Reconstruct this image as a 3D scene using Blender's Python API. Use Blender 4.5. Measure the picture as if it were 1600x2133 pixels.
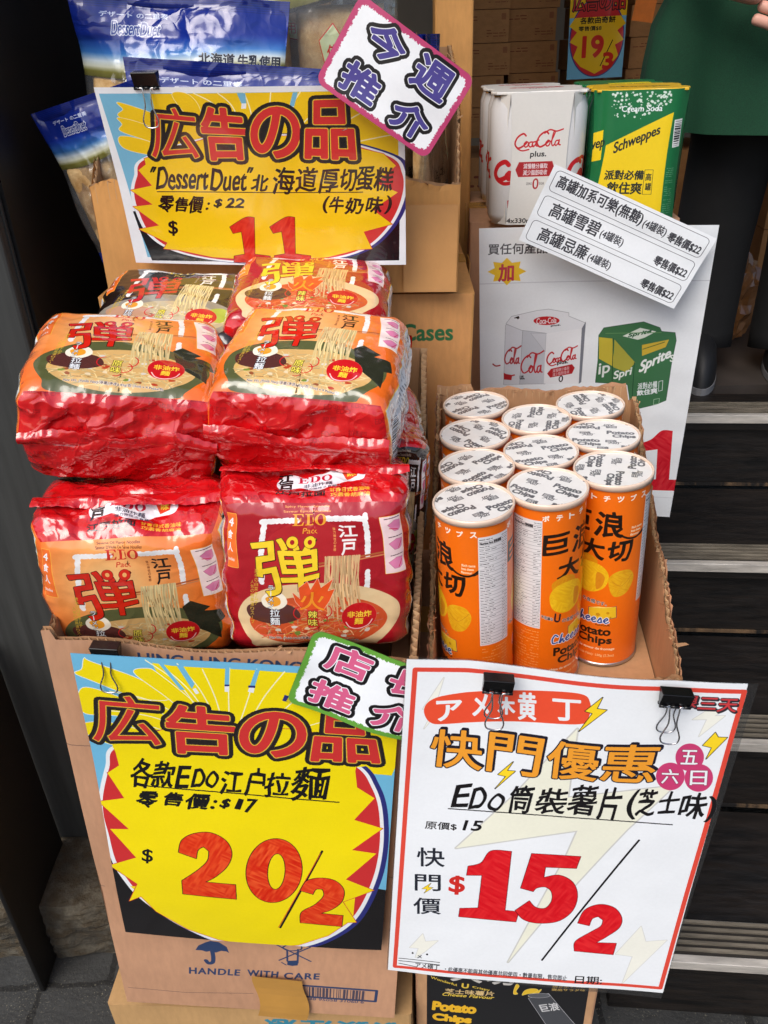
import bpy, math, random
import numpy as np
from mathutils import Matrix, Vector, Euler

for o in list(bpy.data.objects): bpy.data.objects.remove(o)
S = bpy.context.scene
COL = S.collection
R = math.radians
Z0 = 1.29                       # camera height above the pavement

# ------------------------------------------------------------------ camera, sky, sun, exposure
cam_d = bpy.data.cameras.new('camera'); cam = bpy.data.objects.new('camera', cam_d); COL.objects.link(cam)
cam_d.sensor_fit = 'HORIZONTAL'; cam_d.sensor_width = 36.0; cam_d.lens = 36.0 * 1690 / 1600
cam_d.clip_start = 0.01; cam_d.clip_end = 500
cam.matrix_world = Matrix.Translation((0, 0, Z0)) @ Matrix.Rotation(R(90 - 30.4), 4, 'X') @ Matrix.Rotation(R(-2.2), 4, 'Z')
S.camera = cam
SUN_EL, SUN_AZ = R(52), R(215)
W = bpy.data.worlds.new('World'); S.world = W; W.use_nodes = True
nt = W.node_tree; nt.nodes.clear()
sky = nt.nodes.new('ShaderNodeTexSky'); sky.sky_type = 'NISHITA'; sky.sun_disc = False
sky.sun_elevation = SUN_EL; sky.sun_rotation = SUN_AZ; sky.air_density = 1.0; sky.dust_density = 4.0; sky.ozone_density = 1.0
bg = nt.nodes.new('ShaderNodeBackground'); bg.inputs['Strength'].default_value = 0.13
wo = nt.nodes.new('ShaderNodeOutputWorld')
nt.links.new(sky.outputs[0], bg.inputs[0]); nt.links.new(bg.outputs[0], wo.inputs[0])
sl = bpy.data.lights.new('sun', 'SUN'); sl.energy = 1.3; sl.angle = R(40); sl.color = (1, .99, .97)
sun = bpy.data.objects.new('sun', sl); COL.objects.link(sun)
sd = Vector((math.sin(SUN_AZ) * math.cos(SUN_EL), math.cos(SUN_AZ) * math.cos(SUN_EL), math.sin(SUN_EL)))
sun.rotation_euler = sd.to_track_quat('Z', 'Y').to_euler()
S.view_settings.view_transform = 'Standard'; S.view_settings.look = 'None'
S.view_settings.gamma = 1; S.view_settings.use_curve_mapping = False
S.view_settings.exposure = 0.45

# ------------------------------------------------------------------ object helpers
def tag(o, label=None, cat=None, group=None, kind=None):
    if label: o['label'] = label
    if cat: o['category'] = cat
    if group: o['group'] = group
    if kind: o['kind'] = kind
    return o
def mat4(loc=(0, 0, 0), eul=(0, 0, 0)):
    return Matrix.Translation(loc) @ Euler([R(a) for a in eul], 'XYZ').to_matrix().to_4x4()
def empty(name, M=None):
    o = bpy.data.objects.new(name, None); COL.objects.link(o); o.empty_display_size = .02
    if M is not None: o.matrix_world = M
    return o
def thing(name, label, cat, M=None, group=None):
    return tag(empty(name, M), label, cat, group)
class MB:
    def __init__(s): s.v = []; s.f = []; s.uv = []; s.n = 0; s.mi = []
    def add(s, v, f, uv=None, mi=0):
        v = np.asarray(v, float); s.v.append(v)
        for q in f: s.f.append([i + s.n for i in q]); s.mi.append(mi)
        s.uv.append(np.zeros((len(v), 2)) if uv is None else np.asarray(uv, float)); s.n += len(v)
    def box(s, lo, hi, M=None, mi=0):
        x0, y0, z0 = lo; x1, y1, z1 = hi
        v = np.array([(x0,y0,z0),(x1,y0,z0),(x1,y1,z0),(x0,y1,z0),(x0,y0,z1),(x1,y0,z1),(x1,y1,z1),(x0,y1,z1)], float)
        if M is not None: v = np.array([M @ Vector(p) for p in v])
        s.add(v, [(0,3,2,1),(4,5,6,7),(0,1,5,4),(1,2,6,5),(2,3,7,6),(3,0,4,7)], mi=mi)
    def grid(s, P, UV=None, flip=False, mi=0):
        n, m = P.shape[:2]
        idx = np.arange(n * m).reshape(n, m)
        q = np.stack([idx[:-1, :-1], idx[:-1, 1:], idx[1:, 1:], idx[1:, :-1]], -1).reshape(-1, 4)
        if flip: q = q[:, ::-1]
        s.add(P.reshape(-1, 3), q.tolist(), None if UV is None else UV.reshape(-1, 2), mi)
    def tube(s, path, r, n=8, closed=False, mi=0, cap=True):
        path = [Vector(p) for p in path]; k = len(path); rings = []
        rr = r if hasattr(r, '__len__') else [r] * k
        up = Vector((0.13, 0.31, 1)).normalized(); prev = None
        for i, p in enumerate(path):
            if closed: t = path[(i + 1) % k] - path[i - 1]
            else: t = path[min(i + 1, k - 1)] - path[max(i - 1, 0)]
            t = t.normalized()
            if prev is None:
                a = t.cross(up)
                if a.length < 1e-4: a = t.cross(Vector((1, 0, 0)))
            else: a = prev - t * prev.dot(t)
            a = a.normalized(); b = t.cross(a); prev = a
            rings.append([p + (a * math.cos(2*math.pi*j/n) + b * math.sin(2*math.pi*j/n)) * rr[i] for j in range(n)])
        v = [tuple(q) for ring in rings for q in ring]; f = []
        for i in range(k if closed else k - 1):
            i2 = (i + 1) % k
            for j in range(n):
                f.append((i*n+j, i*n+(j+1) % n, i2*n+(j+1) % n, i2*n+j))
        if not closed and cap:
            f.append(tuple(range(n))[::-1]); f.append(tuple((k-1)*n + j for j in range(n)))
        s.add(v, f, mi=mi)
    def prism(s, poly, z0, z1, M=None, mi=0):
        n = len(poly)
        v = [(x, y, z0) for x, y in poly] + [(x, y, z1) for x, y in poly]
        if M is not None: v = [tuple(M @ Vector(p)) for p in v]
        s.add(v, [tuple(range(n))[::-1], tuple(range(n, 2*n))] + [(i, (i+1) % n, n+(i+1) % n, n+i) for i in range(n)], mi=mi)
    def lathe(s, prof, n=48, mi=0, uvx=None):
        k = len(prof); a = np.linspace(0, 2*np.pi, n + 1)
        pr = np.array(prof, float)
        P = np.stack([pr[:, None, 0] * np.cos(a), pr[:, None, 0] * np.sin(a), pr[:, None, 1] + 0 * a], -1)
        d = np.concatenate([[0], np.cumsum(np.hypot(*np.diff(pr, axis=0).T))]); d /= d[-1]
        UV = np.stack([np.broadcast_to(a / (2*np.pi), (k, n+1)), np.broadcast_to(d[:, None], (k, n+1))], -1)
        s.grid(P, UV, mi=mi)
    def build(s, name, mat, parent=None, smooth=False, M=None):
        V = np.concatenate(s.v) if s.v else np.zeros((0, 3)); UV = np.concatenate(s.uv)
        me = bpy.data.meshes.new(name); me.from_pydata(V.tolist(), [], s.f)
        uvl = me.uv_layers.new(name='UVMap'); li = np.zeros(len(me.loops), np.int32)
        me.loops.foreach_get('vertex_index', li); uvl.data.foreach_set('uv', UV[li].astype(np.float32).ravel())
        for m in (mat if isinstance(mat, (list, tuple)) else [mat]): me.materials.append(m)
        me.polygons.foreach_set('material_index', np.array(s.mi, np.int32))
        me.polygons.foreach_set('use_smooth', np.full(len(s.f), bool(smooth)))
        me.update()
        o = bpy.data.objects.new(name, me); COL.objects.link(o)
        if M is not None: o.matrix_world = M
        if parent is not None: o.parent = parent
        return o
def weld(o, dist=1e-5, bevel=0, seg=2, angle=40):
    import bmesh
    bm = bmesh.new(); bm.from_mesh(o.data)
    bmesh.ops.remove_doubles(bm, verts=bm.verts, dist=dist)
    bmesh.ops.recalc_face_normals(bm, faces=bm.faces)
    if bevel:
        ed = [e for e in bm.edges if len(e.link_faces) == 2 and e.calc_face_angle(0) > R(angle)]
        bmesh.ops.bevel(bm, geom=ed, offset=bevel, segments=seg, affect='EDGES', profile=.5)
    bm.to_mesh(o.data); bm.free(); return o
def vnoise(P, seed=0):
    """smooth value noise in -1..1 at points P (...,3)"""
    P = np.asarray(P, float); i = np.floor(P).astype(np.int64); f = P - i; f = f*f*f*(f*(f*6-15)+10)
    def h(a, b, c):
        n = (a*374761393 + b*668265263 + c*2147483647 + seed*974634777) & 0xffffffff
        n = ((n ^ (n >> 13)) * 1274126177) & 0xffffffff; n = (n ^ (n >> 16)) & 0xffffffff
        n = (n * 2246822519) & 0xffffffff; n ^= n >> 15
        return n / 2147483647.5 - 1
    r = 0
    for dx in (0, 1):
        for dy in (0, 1):
            for dz in (0, 1):
                w = (f[..., 0] if dx else 1-f[..., 0]) * (f[..., 1] if dy else 1-f[..., 1]) * (f[..., 2] if dz else 1-f[..., 2])
                r = r + w * h(i[..., 0]+dx, i[..., 1]+dy, i[..., 2]+dz)
    return r
def facet(A, B, cell, seed):
    """height made of flat triangles with sharp folds between them, -1..1"""
    w = np.stack([A/cell*.45, B/cell*.45, 0*A+seed], -1); a = A/cell + .55*vnoise(w, seed+1) + .37*B/cell; b = B/cell + .55*vnoise(w, seed+2)
    i, j = np.floor(a), np.floor(b); x, y = a-i, b-j; h = lambda dx, dy: vnoise(np.stack([i+dx, j+dy, 0*i+seed], -1), seed)
    h00, h10, h01, h11 = h(0, 0), h(1, 0), h(0, 1), h(1, 1)
    return np.where(x+y < 1, h00+(h10-h00)*x+(h01-h00)*y, h11+(h01-h11)*(1-x)+(h10-h11)*(1-y))
def ridged(P, seed=0, oct=3):
    r = 0; a = 1; t = 0
    for k in range(oct):
        r = r + a * (1 - 2*np.abs(vnoise(P * 2.03**k + 7*k, seed + k))); t += a; a *= .5
    return r / t

# ------------------------------------------------------------------ drawing of the printed matter (computed here, no files)
_fc = bpy.data.curves.new('lettering', 'FONT'); _fo = bpy.data.objects.new('lettering', _fc); COL.objects.link(_fo); _fc.resolution_u = 4
_gc = {}
def glyphs(s, sp=1.0):
    key = (s, sp)
    if key in _gc: return _gc[key]
    _fc.body = s; _fc.space_character = sp; bpy.context.view_layer.update()
    dg = bpy.context.evaluated_depsgraph_get(); ev = _fo.evaluated_get(dg); cu = ev.to_curve(dg); out = []
    t = np.linspace(0, 1, 7)[:-1, None]
    for spn in cu.splines:
        bp = spn.bezier_points; pts = []
        for i in range(len(bp)):
            a, b = bp[i], bp[(i+1) % len(bp)]
            p0, p1, p2, p3 = [np.array(q[:2]) for q in (a.co, a.handle_right, b.handle_left, b.co)]
            if np.abs(np.cross(p1-p0, p3-p0)) + np.abs(np.cross(p2-p0, p3-p0)) < 1e-6: pts.append(p0[None])
            else: pts.append((1-t)**3*p0 + 3*(1-t)**2*t*p1 + 3*(1-t)*t*t*p2 + t**3*p3)
        out.append(np.concatenate(pts))
    ev.to_curve_clear()
    A = np.concatenate(out); lo, hi = A.min(0), A.max(0); d = np.maximum(hi - lo, 1e-3)
    out = [(c - lo) / d for c in out]
    for c in out: c[:, 1] = 1 - c[:, 1]
    _gc[key] = (out, d[0] / d[1]); return _gc[key]
def homog(src, dst):
    A = []
    for (x, y), (u, v) in zip(src, dst):
        A.append([x, y, 1, 0, 0, 0, -u*x, -u*y, -u]); A.append([0, 0, 0, x, y, 1, -v*x, -v*y, -v])
    return np.linalg.svd(np.array(A, float))[2][-1].reshape(3, 3)
SS = 3
class Cv:
    """an RGBA drawing; user coordinates go through the homography H to pixels"""
    def __init__(s, w, h, bgc=(1, 1, 1), quad=None, a=1.0):
        s.w, s.h = w, h; s.A = np.zeros((h, w, 4), np.float32); s.A[..., :3] = np.array(bgc)/255. if max(bgc) > 1 else bgc; s.A[..., 3] = a
        s.H = np.eye(3) if quad is None else homog(quad, [(0, 0), (w, 0), (w, h), (0, h)])
        s.rng = np.random.RandomState(3)
    def T(s, P):
        P = np.asarray(P, float); q = P @ s.H[:, :2].T + s.H[:, 2]; return q[:, :2] / q[:, 2:]
    def mask(s, cs):
        """nonzero fill of closed pixel-space contours"""
        A = np.concatenate(cs); x0 = max(int(A[:, 0].min()) - 2, 0); x1 = min(int(A[:, 0].max()) + 3, s.w)
        y0 = max(int(A[:, 1].min()) - 2, 0); y1 = min(int(A[:, 1].max()) + 3, s.h)
        if x1 <= x0 or y1 <= y0: return None
        Wd, Hd = (x1-x0)*SS, (y1-y0)*SS
        p = np.concatenate(cs); q = np.concatenate([np.roll(c, -1, 0) for c in cs])
        p = (p - (x0, y0))*SS - .5; q = (q - (x0, y0))*SS - .5
        sg = np.where(q[:, 1] > p[:, 1], 1, -1); up = sg > 0
        ya = np.where(up, p[:, 1], q[:, 1]); yb = np.where(up, q[:, 1], p[:, 1])
        ra = np.clip(np.ceil(ya), 0, Hd).astype(int); rb = np.clip(np.ceil(yb), 0, Hd).astype(int); n = np.maximum(rb-ra, 0)
        e = np.repeat(np.arange(len(n)), n)
        if len(e) == 0: return None
        row = np.arange(len(e)) - np.repeat(np.cumsum(n)-n, n) + ra[e]
        x = p[e, 0] + (row - p[e, 1]) * (q[e, 0]-p[e, 0]) / (q[e, 1]-p[e, 1])
        xi = np.clip(np.ceil(x), 0, Wd).astype(int)
        acc = np.zeros((Hd, Wd+1), np.int32); np.add.at(acc, (row, xi), sg[e])
        m = (np.cumsum(acc[:, :-1], 1) != 0).astype(np.float32)
        return x0, y0, m.reshape(y1-y0, SS, x1-x0, SS).mean((1, 3))
    def blend(s, mk, col, al=1.0, tex=0):
        if mk is None: return
        x0, y0, m = mk; h, w = m.shape; c = np.array(col, float); c = c/255. if c.max() > 1 else c
        D = s.A[y0:y0+h, x0:x0+w]; k = (m*al)[..., None]
        if tex:
            yy, xx = np.mgrid[0:h, 0:w]; g0 = .5+.5*np.clip(4*vnoise(np.stack([xx*.016, yy*.016, 0*xx+y0], -1), 5), -1, 1); S_ = lambda an, q: vnoise(np.stack([(xx*math.cos(an)+yy*math.sin(an))*.028, (yy*math.cos(an)-xx*math.sin(an))*.14, 0*xx+y0+q], -1), x0+q)
            nn = 1.1*(g0*S_(.5, 0)+(1-g0)*S_(2.0, 3))
            c = np.clip(c + tex*nn[..., None]*np.array([.5, 1, .6]), 0, 1)
        D[..., :3] = D[..., :3]*(1-k) + c*k; D[..., 3:] = np.maximum(D[..., 3:], k)
    def fillp(s, cs, col, al=1., tex=0): s.blend(s.mask(cs), col, al, tex)
    def poly(s, P, col, al=1., ol=None, ow=0, smooth=False, tex=0, rough=0):
        P = np.asarray(P, float)
        if smooth: P = crv(P)
        elif tex: P = soft(P)
        c = s.T(P)
        if rough:
            c = dens(c, 3); c = c + s.rng.uniform(-rough, rough, c.shape)
        if ol is not None and ow: s.fillp(stroke([c], ow), ol)
        if col is not None: s.fillp([c], col, al, tex)
    def line(s, P, w, col, al=1., smooth=False, rough=0):
        P = np.asarray(P, float)
        if smooth: P = crv(P, closed=False)
        c = s.T(P)
        if rough: c = dens(c, 3, False); c = c + s.rng.uniform(-rough, rough, c.shape)
        s.fillp(stroke([c], w, closed=False), col, al)
    def text(s, t, q, col, layers=(), bold=0, sp=1.0, al=1., tex=0, sh=None, jit=0):
        """q: quad TL,TR,BR,BL or box x0,y0,x1,y1; layers: [(width, colour)] drawn first, outermost first"""
        if np.ndim(q) == 1: q = [(q[0], q[1]), (q[2], q[1]), (q[2], q[3]), (q[0], q[3])]
        g, asp = glyphs(t, sp); q = np.array(q, float)
        def mp(c):
            u, v = c[:, :1], c[:, 1:]
            if jit: v = v + jit*np.sin(u*9.1*asp + len(t)); u = u + jit*np.sin(v*7 + u*5*asp)/max(asp, 1)
            return s.T((q[0]*(1-u) + q[1]*u)*(1-v) + (q[3]*(1-u) + q[2]*u)*v)
        cs = [mp(c) for c in g]
        for lay in layers:
            w, c = lay[:2]; off = np.array(lay[2]) if len(lay) > 2 else 0
            k = [x + off for x in cs]; s.fillp(k, c, al)
            if w > 0: s.fillp(stroke(k, w), c, al)
        if col is not None:
            s.fillp(cs, col, al, tex)
            if bold > 0: s.fillp(stroke(cs, bold), col, al, tex)
    def ell(s, cx, cy, rx, ry, col, rot=0, al=1., ol=None, ow=0, a0=0, a1=360, tex=0):
        t = np.radians(np.linspace(a0, a1, 64)); c, n = math.cos(R(rot)), math.sin(R(rot))
        x, y = rx*np.cos(t), ry*np.sin(t)
        s.poly(np.stack([cx + x*c - y*n, cy + x*n + y*c], -1), col, al, ol, ow, tex=tex)
    def arc(s, cx, cy, rx, ry, a0, a1, w, col):
        t = np.radians(np.linspace(a0, a1, 40)); s.line(np.stack([cx+rx*np.cos(t), cy+ry*np.sin(t)], -1), w, col)
    def bars(s, q, col, seed=1, n=36):
        r = random.Random(seed); q = np.array(q, float); x = 0.
        while x < 1:
            w = r.choice((.5, 1, 1.6))/n; a, b = x, min(x+w, 1)
            s.poly([q[0]+(q[1]-q[0])*a, q[0]+(q[1]-q[0])*b, q[3]+(q[2]-q[3])*b, q[3]+(q[2]-q[3])*a], col); x += w + r.choice((.5, .8, 1.4))/n
    def squig(s, q, rows, col, w, seed=1, words=8, al=1., fill=.8):
        """tiny print: rows of dashes"""
        r = random.Random(seed); q = np.array(q, float)
        B = lambda u, v: (q[0]*(1-u)+q[1]*u)*(1-v) + (q[3]*(1-u)+q[2]*u)*v
        for i in range(rows):
            v = (i+.5)/rows; u = 0
            while u < 1:
                d = r.uniform(.4, 1.4)/words; 
                if r.random() < fill: s.line([B(u, v), B(min(u+d, 1), v)], w, col, al)
                u += d + .35/words
    def img(s, name):
        im = bpy.data.images.new(name, s.w, s.h, alpha=True)
        A = np.clip(s.A[::-1], 0, 1).astype(np.float32); im.pixels.foreach_set(np.ascontiguousarray(A).ravel()); im.update(); im.pack(); return im
def dens(c, d=3, closed=True):
    q = np.roll(c, -1, 0) if closed else c[1:]; p = c if closed else c[:-1]; out = []
    for a, b in zip(p, q):
        n = max(int(np.hypot(*(b-a))/d), 1); t = np.arange(n)[:, None]/n; out.append(a+(b-a)*t)
    if not closed: out.append(c[-1:])
    return np.concatenate(out)
def crv(P, k=8, closed=True):
    """Catmull-Rom through P"""
    P = np.asarray(P, float); n = len(P); t = np.linspace(0, 1, k, endpoint=False)[:, None]; out = []
    g = (lambda i: P[i % n]) if closed else (lambda i: P[min(max(i, 0), n-1)])
    for i in range(n if closed else n-1):
        a, b, c, d = g(i-1), g(i), g(i+1), g(i+2)
        out.append(.5*((2*b) + (c-a)*t + (2*a-5*b+4*c-d)*t*t + (3*b-a-3*c+d)*t**3))
    if not closed: out.append(P[-1:])
    return np.concatenate(out)
_cir = np.stack([np.cos(np.arange(10)*.6283), np.sin(np.arange(10)*.6283)], -1)
def soft(P, k=7):
    """rounds the bends of an outline and keeps its sharp corners"""
    P = np.asarray(P, float); n = len(P); e = np.roll(P, -1, 0)-P; ang = np.arctan2(e[:, 1], e[:, 0]); turn = np.abs((ang-np.roll(ang, 1)+np.pi) % (2*np.pi)-np.pi); co = turn > 1.0
    t = np.linspace(0, 1, k, endpoint=False)[:, None]; out = []
    for i in range(n):
        b, c = P[i], P[(i+1) % n]; a = b if co[i] else P[i-1]; d = c if co[(i+1) % n] else P[(i+2) % n]
        out.append(.5*((2*b)+(c-a)*t+(2*a-5*b+4*c-d)*t*t+(3*b-a-3*c+d)*t**3))
    return np.concatenate(out)
def stroke(cs, w, closed=True):
    r = w/2; out = []
    for c in cs:
        q = np.roll(c, -1, 0) if closed else c[1:]; p = c if closed else c[:-1]
        d = q-p; l = np.hypot(d[:, 0], d[:, 1]); k = l > 1e-6; p, q, d, l = p[k], q[k], d[k], l[k]
        n = np.stack([-d[:, 1], d[:, 0]], -1)/l[:, None]*r
        out += list(np.stack([p-n, q-n, q+n, p+n], 1)); out += list(c[:, None] + _cir*r)
    return out
def K(x0, y0, s):
    """points read in an enlarged detail -> photograph pixels, for laying out the print of a sheet"""
    return lambda pts: [(x0 + x/s, y0 + y/s) for x, y in pts]

# ------------------------------------------------------------------ materials
def mk(name):
    m = bpy.data.materials.new(name); m.use_nodes = True; return m, m.node_tree, m.node_tree.nodes['Principled BSDF']
def lin(c): return tuple([((x/255+.055)/1.055)**2.4 if x > 10 else x/255/12.92 for x in c]) + (1,)
def nd(t, ty, **k):
    n = t.nodes.new(ty)
    for a, b in k.items(): setattr(n, a, b)
    return n
def noise(t, scale, detail=4, rough=.6, stretch=None, obj=True):
    tc = nd(t, 'ShaderNodeTexCoord'); n = nd(t, 'ShaderNodeTexNoise'); n.inputs['Scale'].default_value = scale
    n.inputs['Detail'].default_value = detail; n.inputs['Roughness'].default_value = rough
    src = tc.outputs['Object']
    if stretch:
        mp = nd(t, 'ShaderNodeMapping'); mp.inputs['Scale'].default_value = stretch; t.links.new(src, mp.inputs[0]); src = mp.outputs[0]
    t.links.new(src, n.inputs['Vector']); return n
def ramp(t, src, stops):
    r = nd(t, 'ShaderNodeValToRGB'); e = r.color_ramp.elements
    while len(e) < len(stops): e.new(.5)
    for x, (p, c) in zip(e, stops): x.position = p; x.color = c
    t.links.new(src, r.inputs[0]); return r
def bump(t, b, src, strength=.2, dist=.002, prev=None):
    n = nd(t, 'ShaderNodeBump'); n.inputs['Strength'].default_value = strength; n.inputs['Distance'].default_value = dist
    t.links.new(src, n.inputs['Height'])
    if prev is not None: t.links.new(prev.outputs[0], n.inputs['Normal'])
    t.links.new(n.outputs[0], b.inputs['Normal']); return n
def mixc(t, fac, a, b):
    m = nd(t, 'ShaderNodeMix', data_type='RGBA')
    for k, v in ((0, fac), (6, a), (7, b)):
        if hasattr(v, 'links') or hasattr(v, 'is_output'): t.links.new(v, m.inputs[k])
        else: m.inputs[k].default_value = v
    return m.outputs[2]
def plain(name, c, rough=.5, metal=0, var=.12, scale=30, bmp=.1, bd=.001, coat=0, stretch=None):
    m, t, b = mk(name); c = lin(c) if max(c) > 1 else tuple(c)+(1,)
    n = noise(t, scale, stretch=stretch)
    lo = tuple(x*(1-var) for x in c[:3])+(1,); hi = tuple(min(x*(1+var), 1) for x in c[:3])+(1,)
    r = ramp(t, n.outputs[0], [(.3, lo), (.7, hi)]); t.links.new(r.outputs[0], b.inputs['Base Color'])
    b.inputs['Roughness'].default_value = rough; b.inputs['Metallic'].default_value = metal
    if coat: b.inputs['Coat Weight'].default_value = coat; b.inputs['Coat Roughness'].default_value = .08
    if bmp: bump(t, b, n.outputs[0], bmp, bd)
    return m
def board(name, c=(196, 152, 112), im=None):
    """corrugated cardboard: fibres, faint flute lines, optional ink from a drawing's alpha"""
    m, t, b = mk(name); c = lin(c)
    n1 = noise(t, 7, 5); n2 = noise(t, 160, 3, stretch=(1, 1, .25)); n3 = noise(t, 60, 2, stretch=(1, 1, .04))
    lo = tuple(x*.84 for x in c[:3])+(1,); hi = tuple(min(x*1.05, 1) for x in c[:3])+(1,)
    col = ramp(t, n1.outputs[0], [(.28, lo), (.62, hi)]).outputs[0]
    n4 = noise(t, 45, 6, .75); col = mixc(t, ramp(t, n4.outputs[0], [(.66, (0, 0, 0, 1)), (.76, (.45, .45, .45, 1))]).outputs[0], col, tuple(x*.5 for x in c[:3])+(1,))
    f = ramp(t, n2.outputs[0], [(.35, (.93, .93, .93, 1)), (.65, (1.03, 1.03, 1.03, 1))]).outputs[0]
    mu = nd(t, 'ShaderNodeMix', data_type='RGBA', blend_type='MULTIPLY'); mu.inputs[0].default_value = 1
    t.links.new(col, mu.inputs[6]); t.links.new(f, mu.inputs[7]); col = mu.outputs[2]
    if im:
        i = nd(t, 'ShaderNodeTexImage', image=im); i.extension = 'CLIP'; col = mixc(t, i.outputs['Alpha'], col, i.outputs['Color'])
    t.links.new(col, b.inputs['Base Color']); b.inputs['Roughness'].default_value = .72; b.inputs['Specular IOR Level'].default_value = .3
    bp = bump(t, b, n3.outputs[0], .12, .0008); bump(t, b, n1.outputs[0], .14, .003, bp)
    return m
def printed(name, im, rough=.3, coat=0., crinkle=0., cscale=40, bd=.002, film=False, spec=.5, wave=0., milky=0.):
    m, t, b = mk(name)
    i = nd(t, 'ShaderNodeTexImage', image=im); i.extension = 'EXTEND'
    n0 = noise(t, 300, 2); mu = nd(t, 'ShaderNodeMix', data_type='RGBA', blend_type='MULTIPLY'); mu.inputs[0].default_value = 1
    t.links.new(i.outputs[0], mu.inputs[6]); t.links.new(ramp(t, n0.outputs[0], [(.3, (.975, .975, .975, 1)), (.7, (1.005, 1.005, 1.005, 1))]).outputs[0], mu.inputs[7])
    t.links.new(mu.outputs[2], b.inputs['Base Color']); b.inputs['Roughness'].default_value = rough
    b.inputs['Specular IOR Level'].default_value = spec
    if coat: b.inputs['Coat Weight'].default_value = coat; b.inputs['Coat Roughness'].default_value = .04
    pv = None
    if wave: pv = bump(t, b, noise(t, 9, 2).outputs[0], wave, .01)
    if crinkle:
        v = nd(t, 'ShaderNodeTexVoronoi', feature='DISTANCE_TO_EDGE'); v.inputs['Scale'].default_value = cscale
        tc = nd(t, 'ShaderNodeTexCoord'); w = noise(t, 12, 3); mv = nd(t, 'ShaderNodeMixRGB'); mv.inputs[0].default_value = .12
        t.links.new(tc.outputs['Object'], mv.inputs[1]); t.links.new(w.outputs['Color'], mv.inputs[2]); t.links.new(mv.outputs[0], v.inputs['Vector'])
        rr = ramp(t, v.outputs[0], [(0, (1, 1, 1, 1)), (.12, (0, 0, 0, 1))]); pv = bump(t, b, rr.outputs[0], crinkle*.5, bd*.4, pv)
        v2 = nd(t, 'ShaderNodeTexVoronoi', feature='F1'); v2.inputs['Scale'].default_value = cscale*1.1; t.links.new(mv.outputs[0], v2.inputs['Vector']); pv = bump(t, b, v2.outputs['Distance'], min(crinkle*.8, 1), bd*1.2, pv)
        n2 = noise(t, cscale*.6, 4); pv = bump(t, b, n2.outputs[0], crinkle, bd, pv)
        if coat: t.links.new(pv.outputs[0], b.inputs['Coat Normal'])
    if film:
        tr = nd(t, 'ShaderNodeBsdfTransparent'); tr.inputs[0].default_value = (.93, .94, .94, 1)
        if milky:
            df = nd(t, 'ShaderNodeBsdfDiffuse'); df.inputs[0].default_value = (.7, .72, .74, 1); m0 = nd(t, 'ShaderNodeMixShader'); m0.inputs[0].default_value = milky; t.links.new(tr.outputs[0], m0.inputs[1]); t.links.new(df.outputs[0], m0.inputs[2]); tr = m0
        gl = nd(t, 'ShaderNodeBsdfGlossy'); gl.inputs['Roughness'].default_value = .12; gl.inputs[0].default_value = (.9, .9, .9, 1)
        if pv: t.links.new(pv.outputs[0], gl.inputs['Normal'])
        fm = nd(t, 'ShaderNodeMixShader'); lw = nd(t, 'ShaderNodeLayerWeight'); lw.inputs[0].default_value = .25 if not milky else .4
        t.links.new(lw.outputs['Facing'], fm.inputs[0]); t.links.new(tr.outputs[0], fm.inputs[1]); t.links.new(gl.outputs[0], fm.inputs[2])
        ms = nd(t, 'ShaderNodeMixShader'); t.links.new(i.outputs['Alpha'], ms.inputs[0]); t.links.new(fm.outputs[0], ms.inputs[1]); t.links.new(b.outputs[0], ms.inputs[2])
        t.links.new(ms.outputs[0], t.nodes['Material Output'].inputs[0])
    return m
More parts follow.
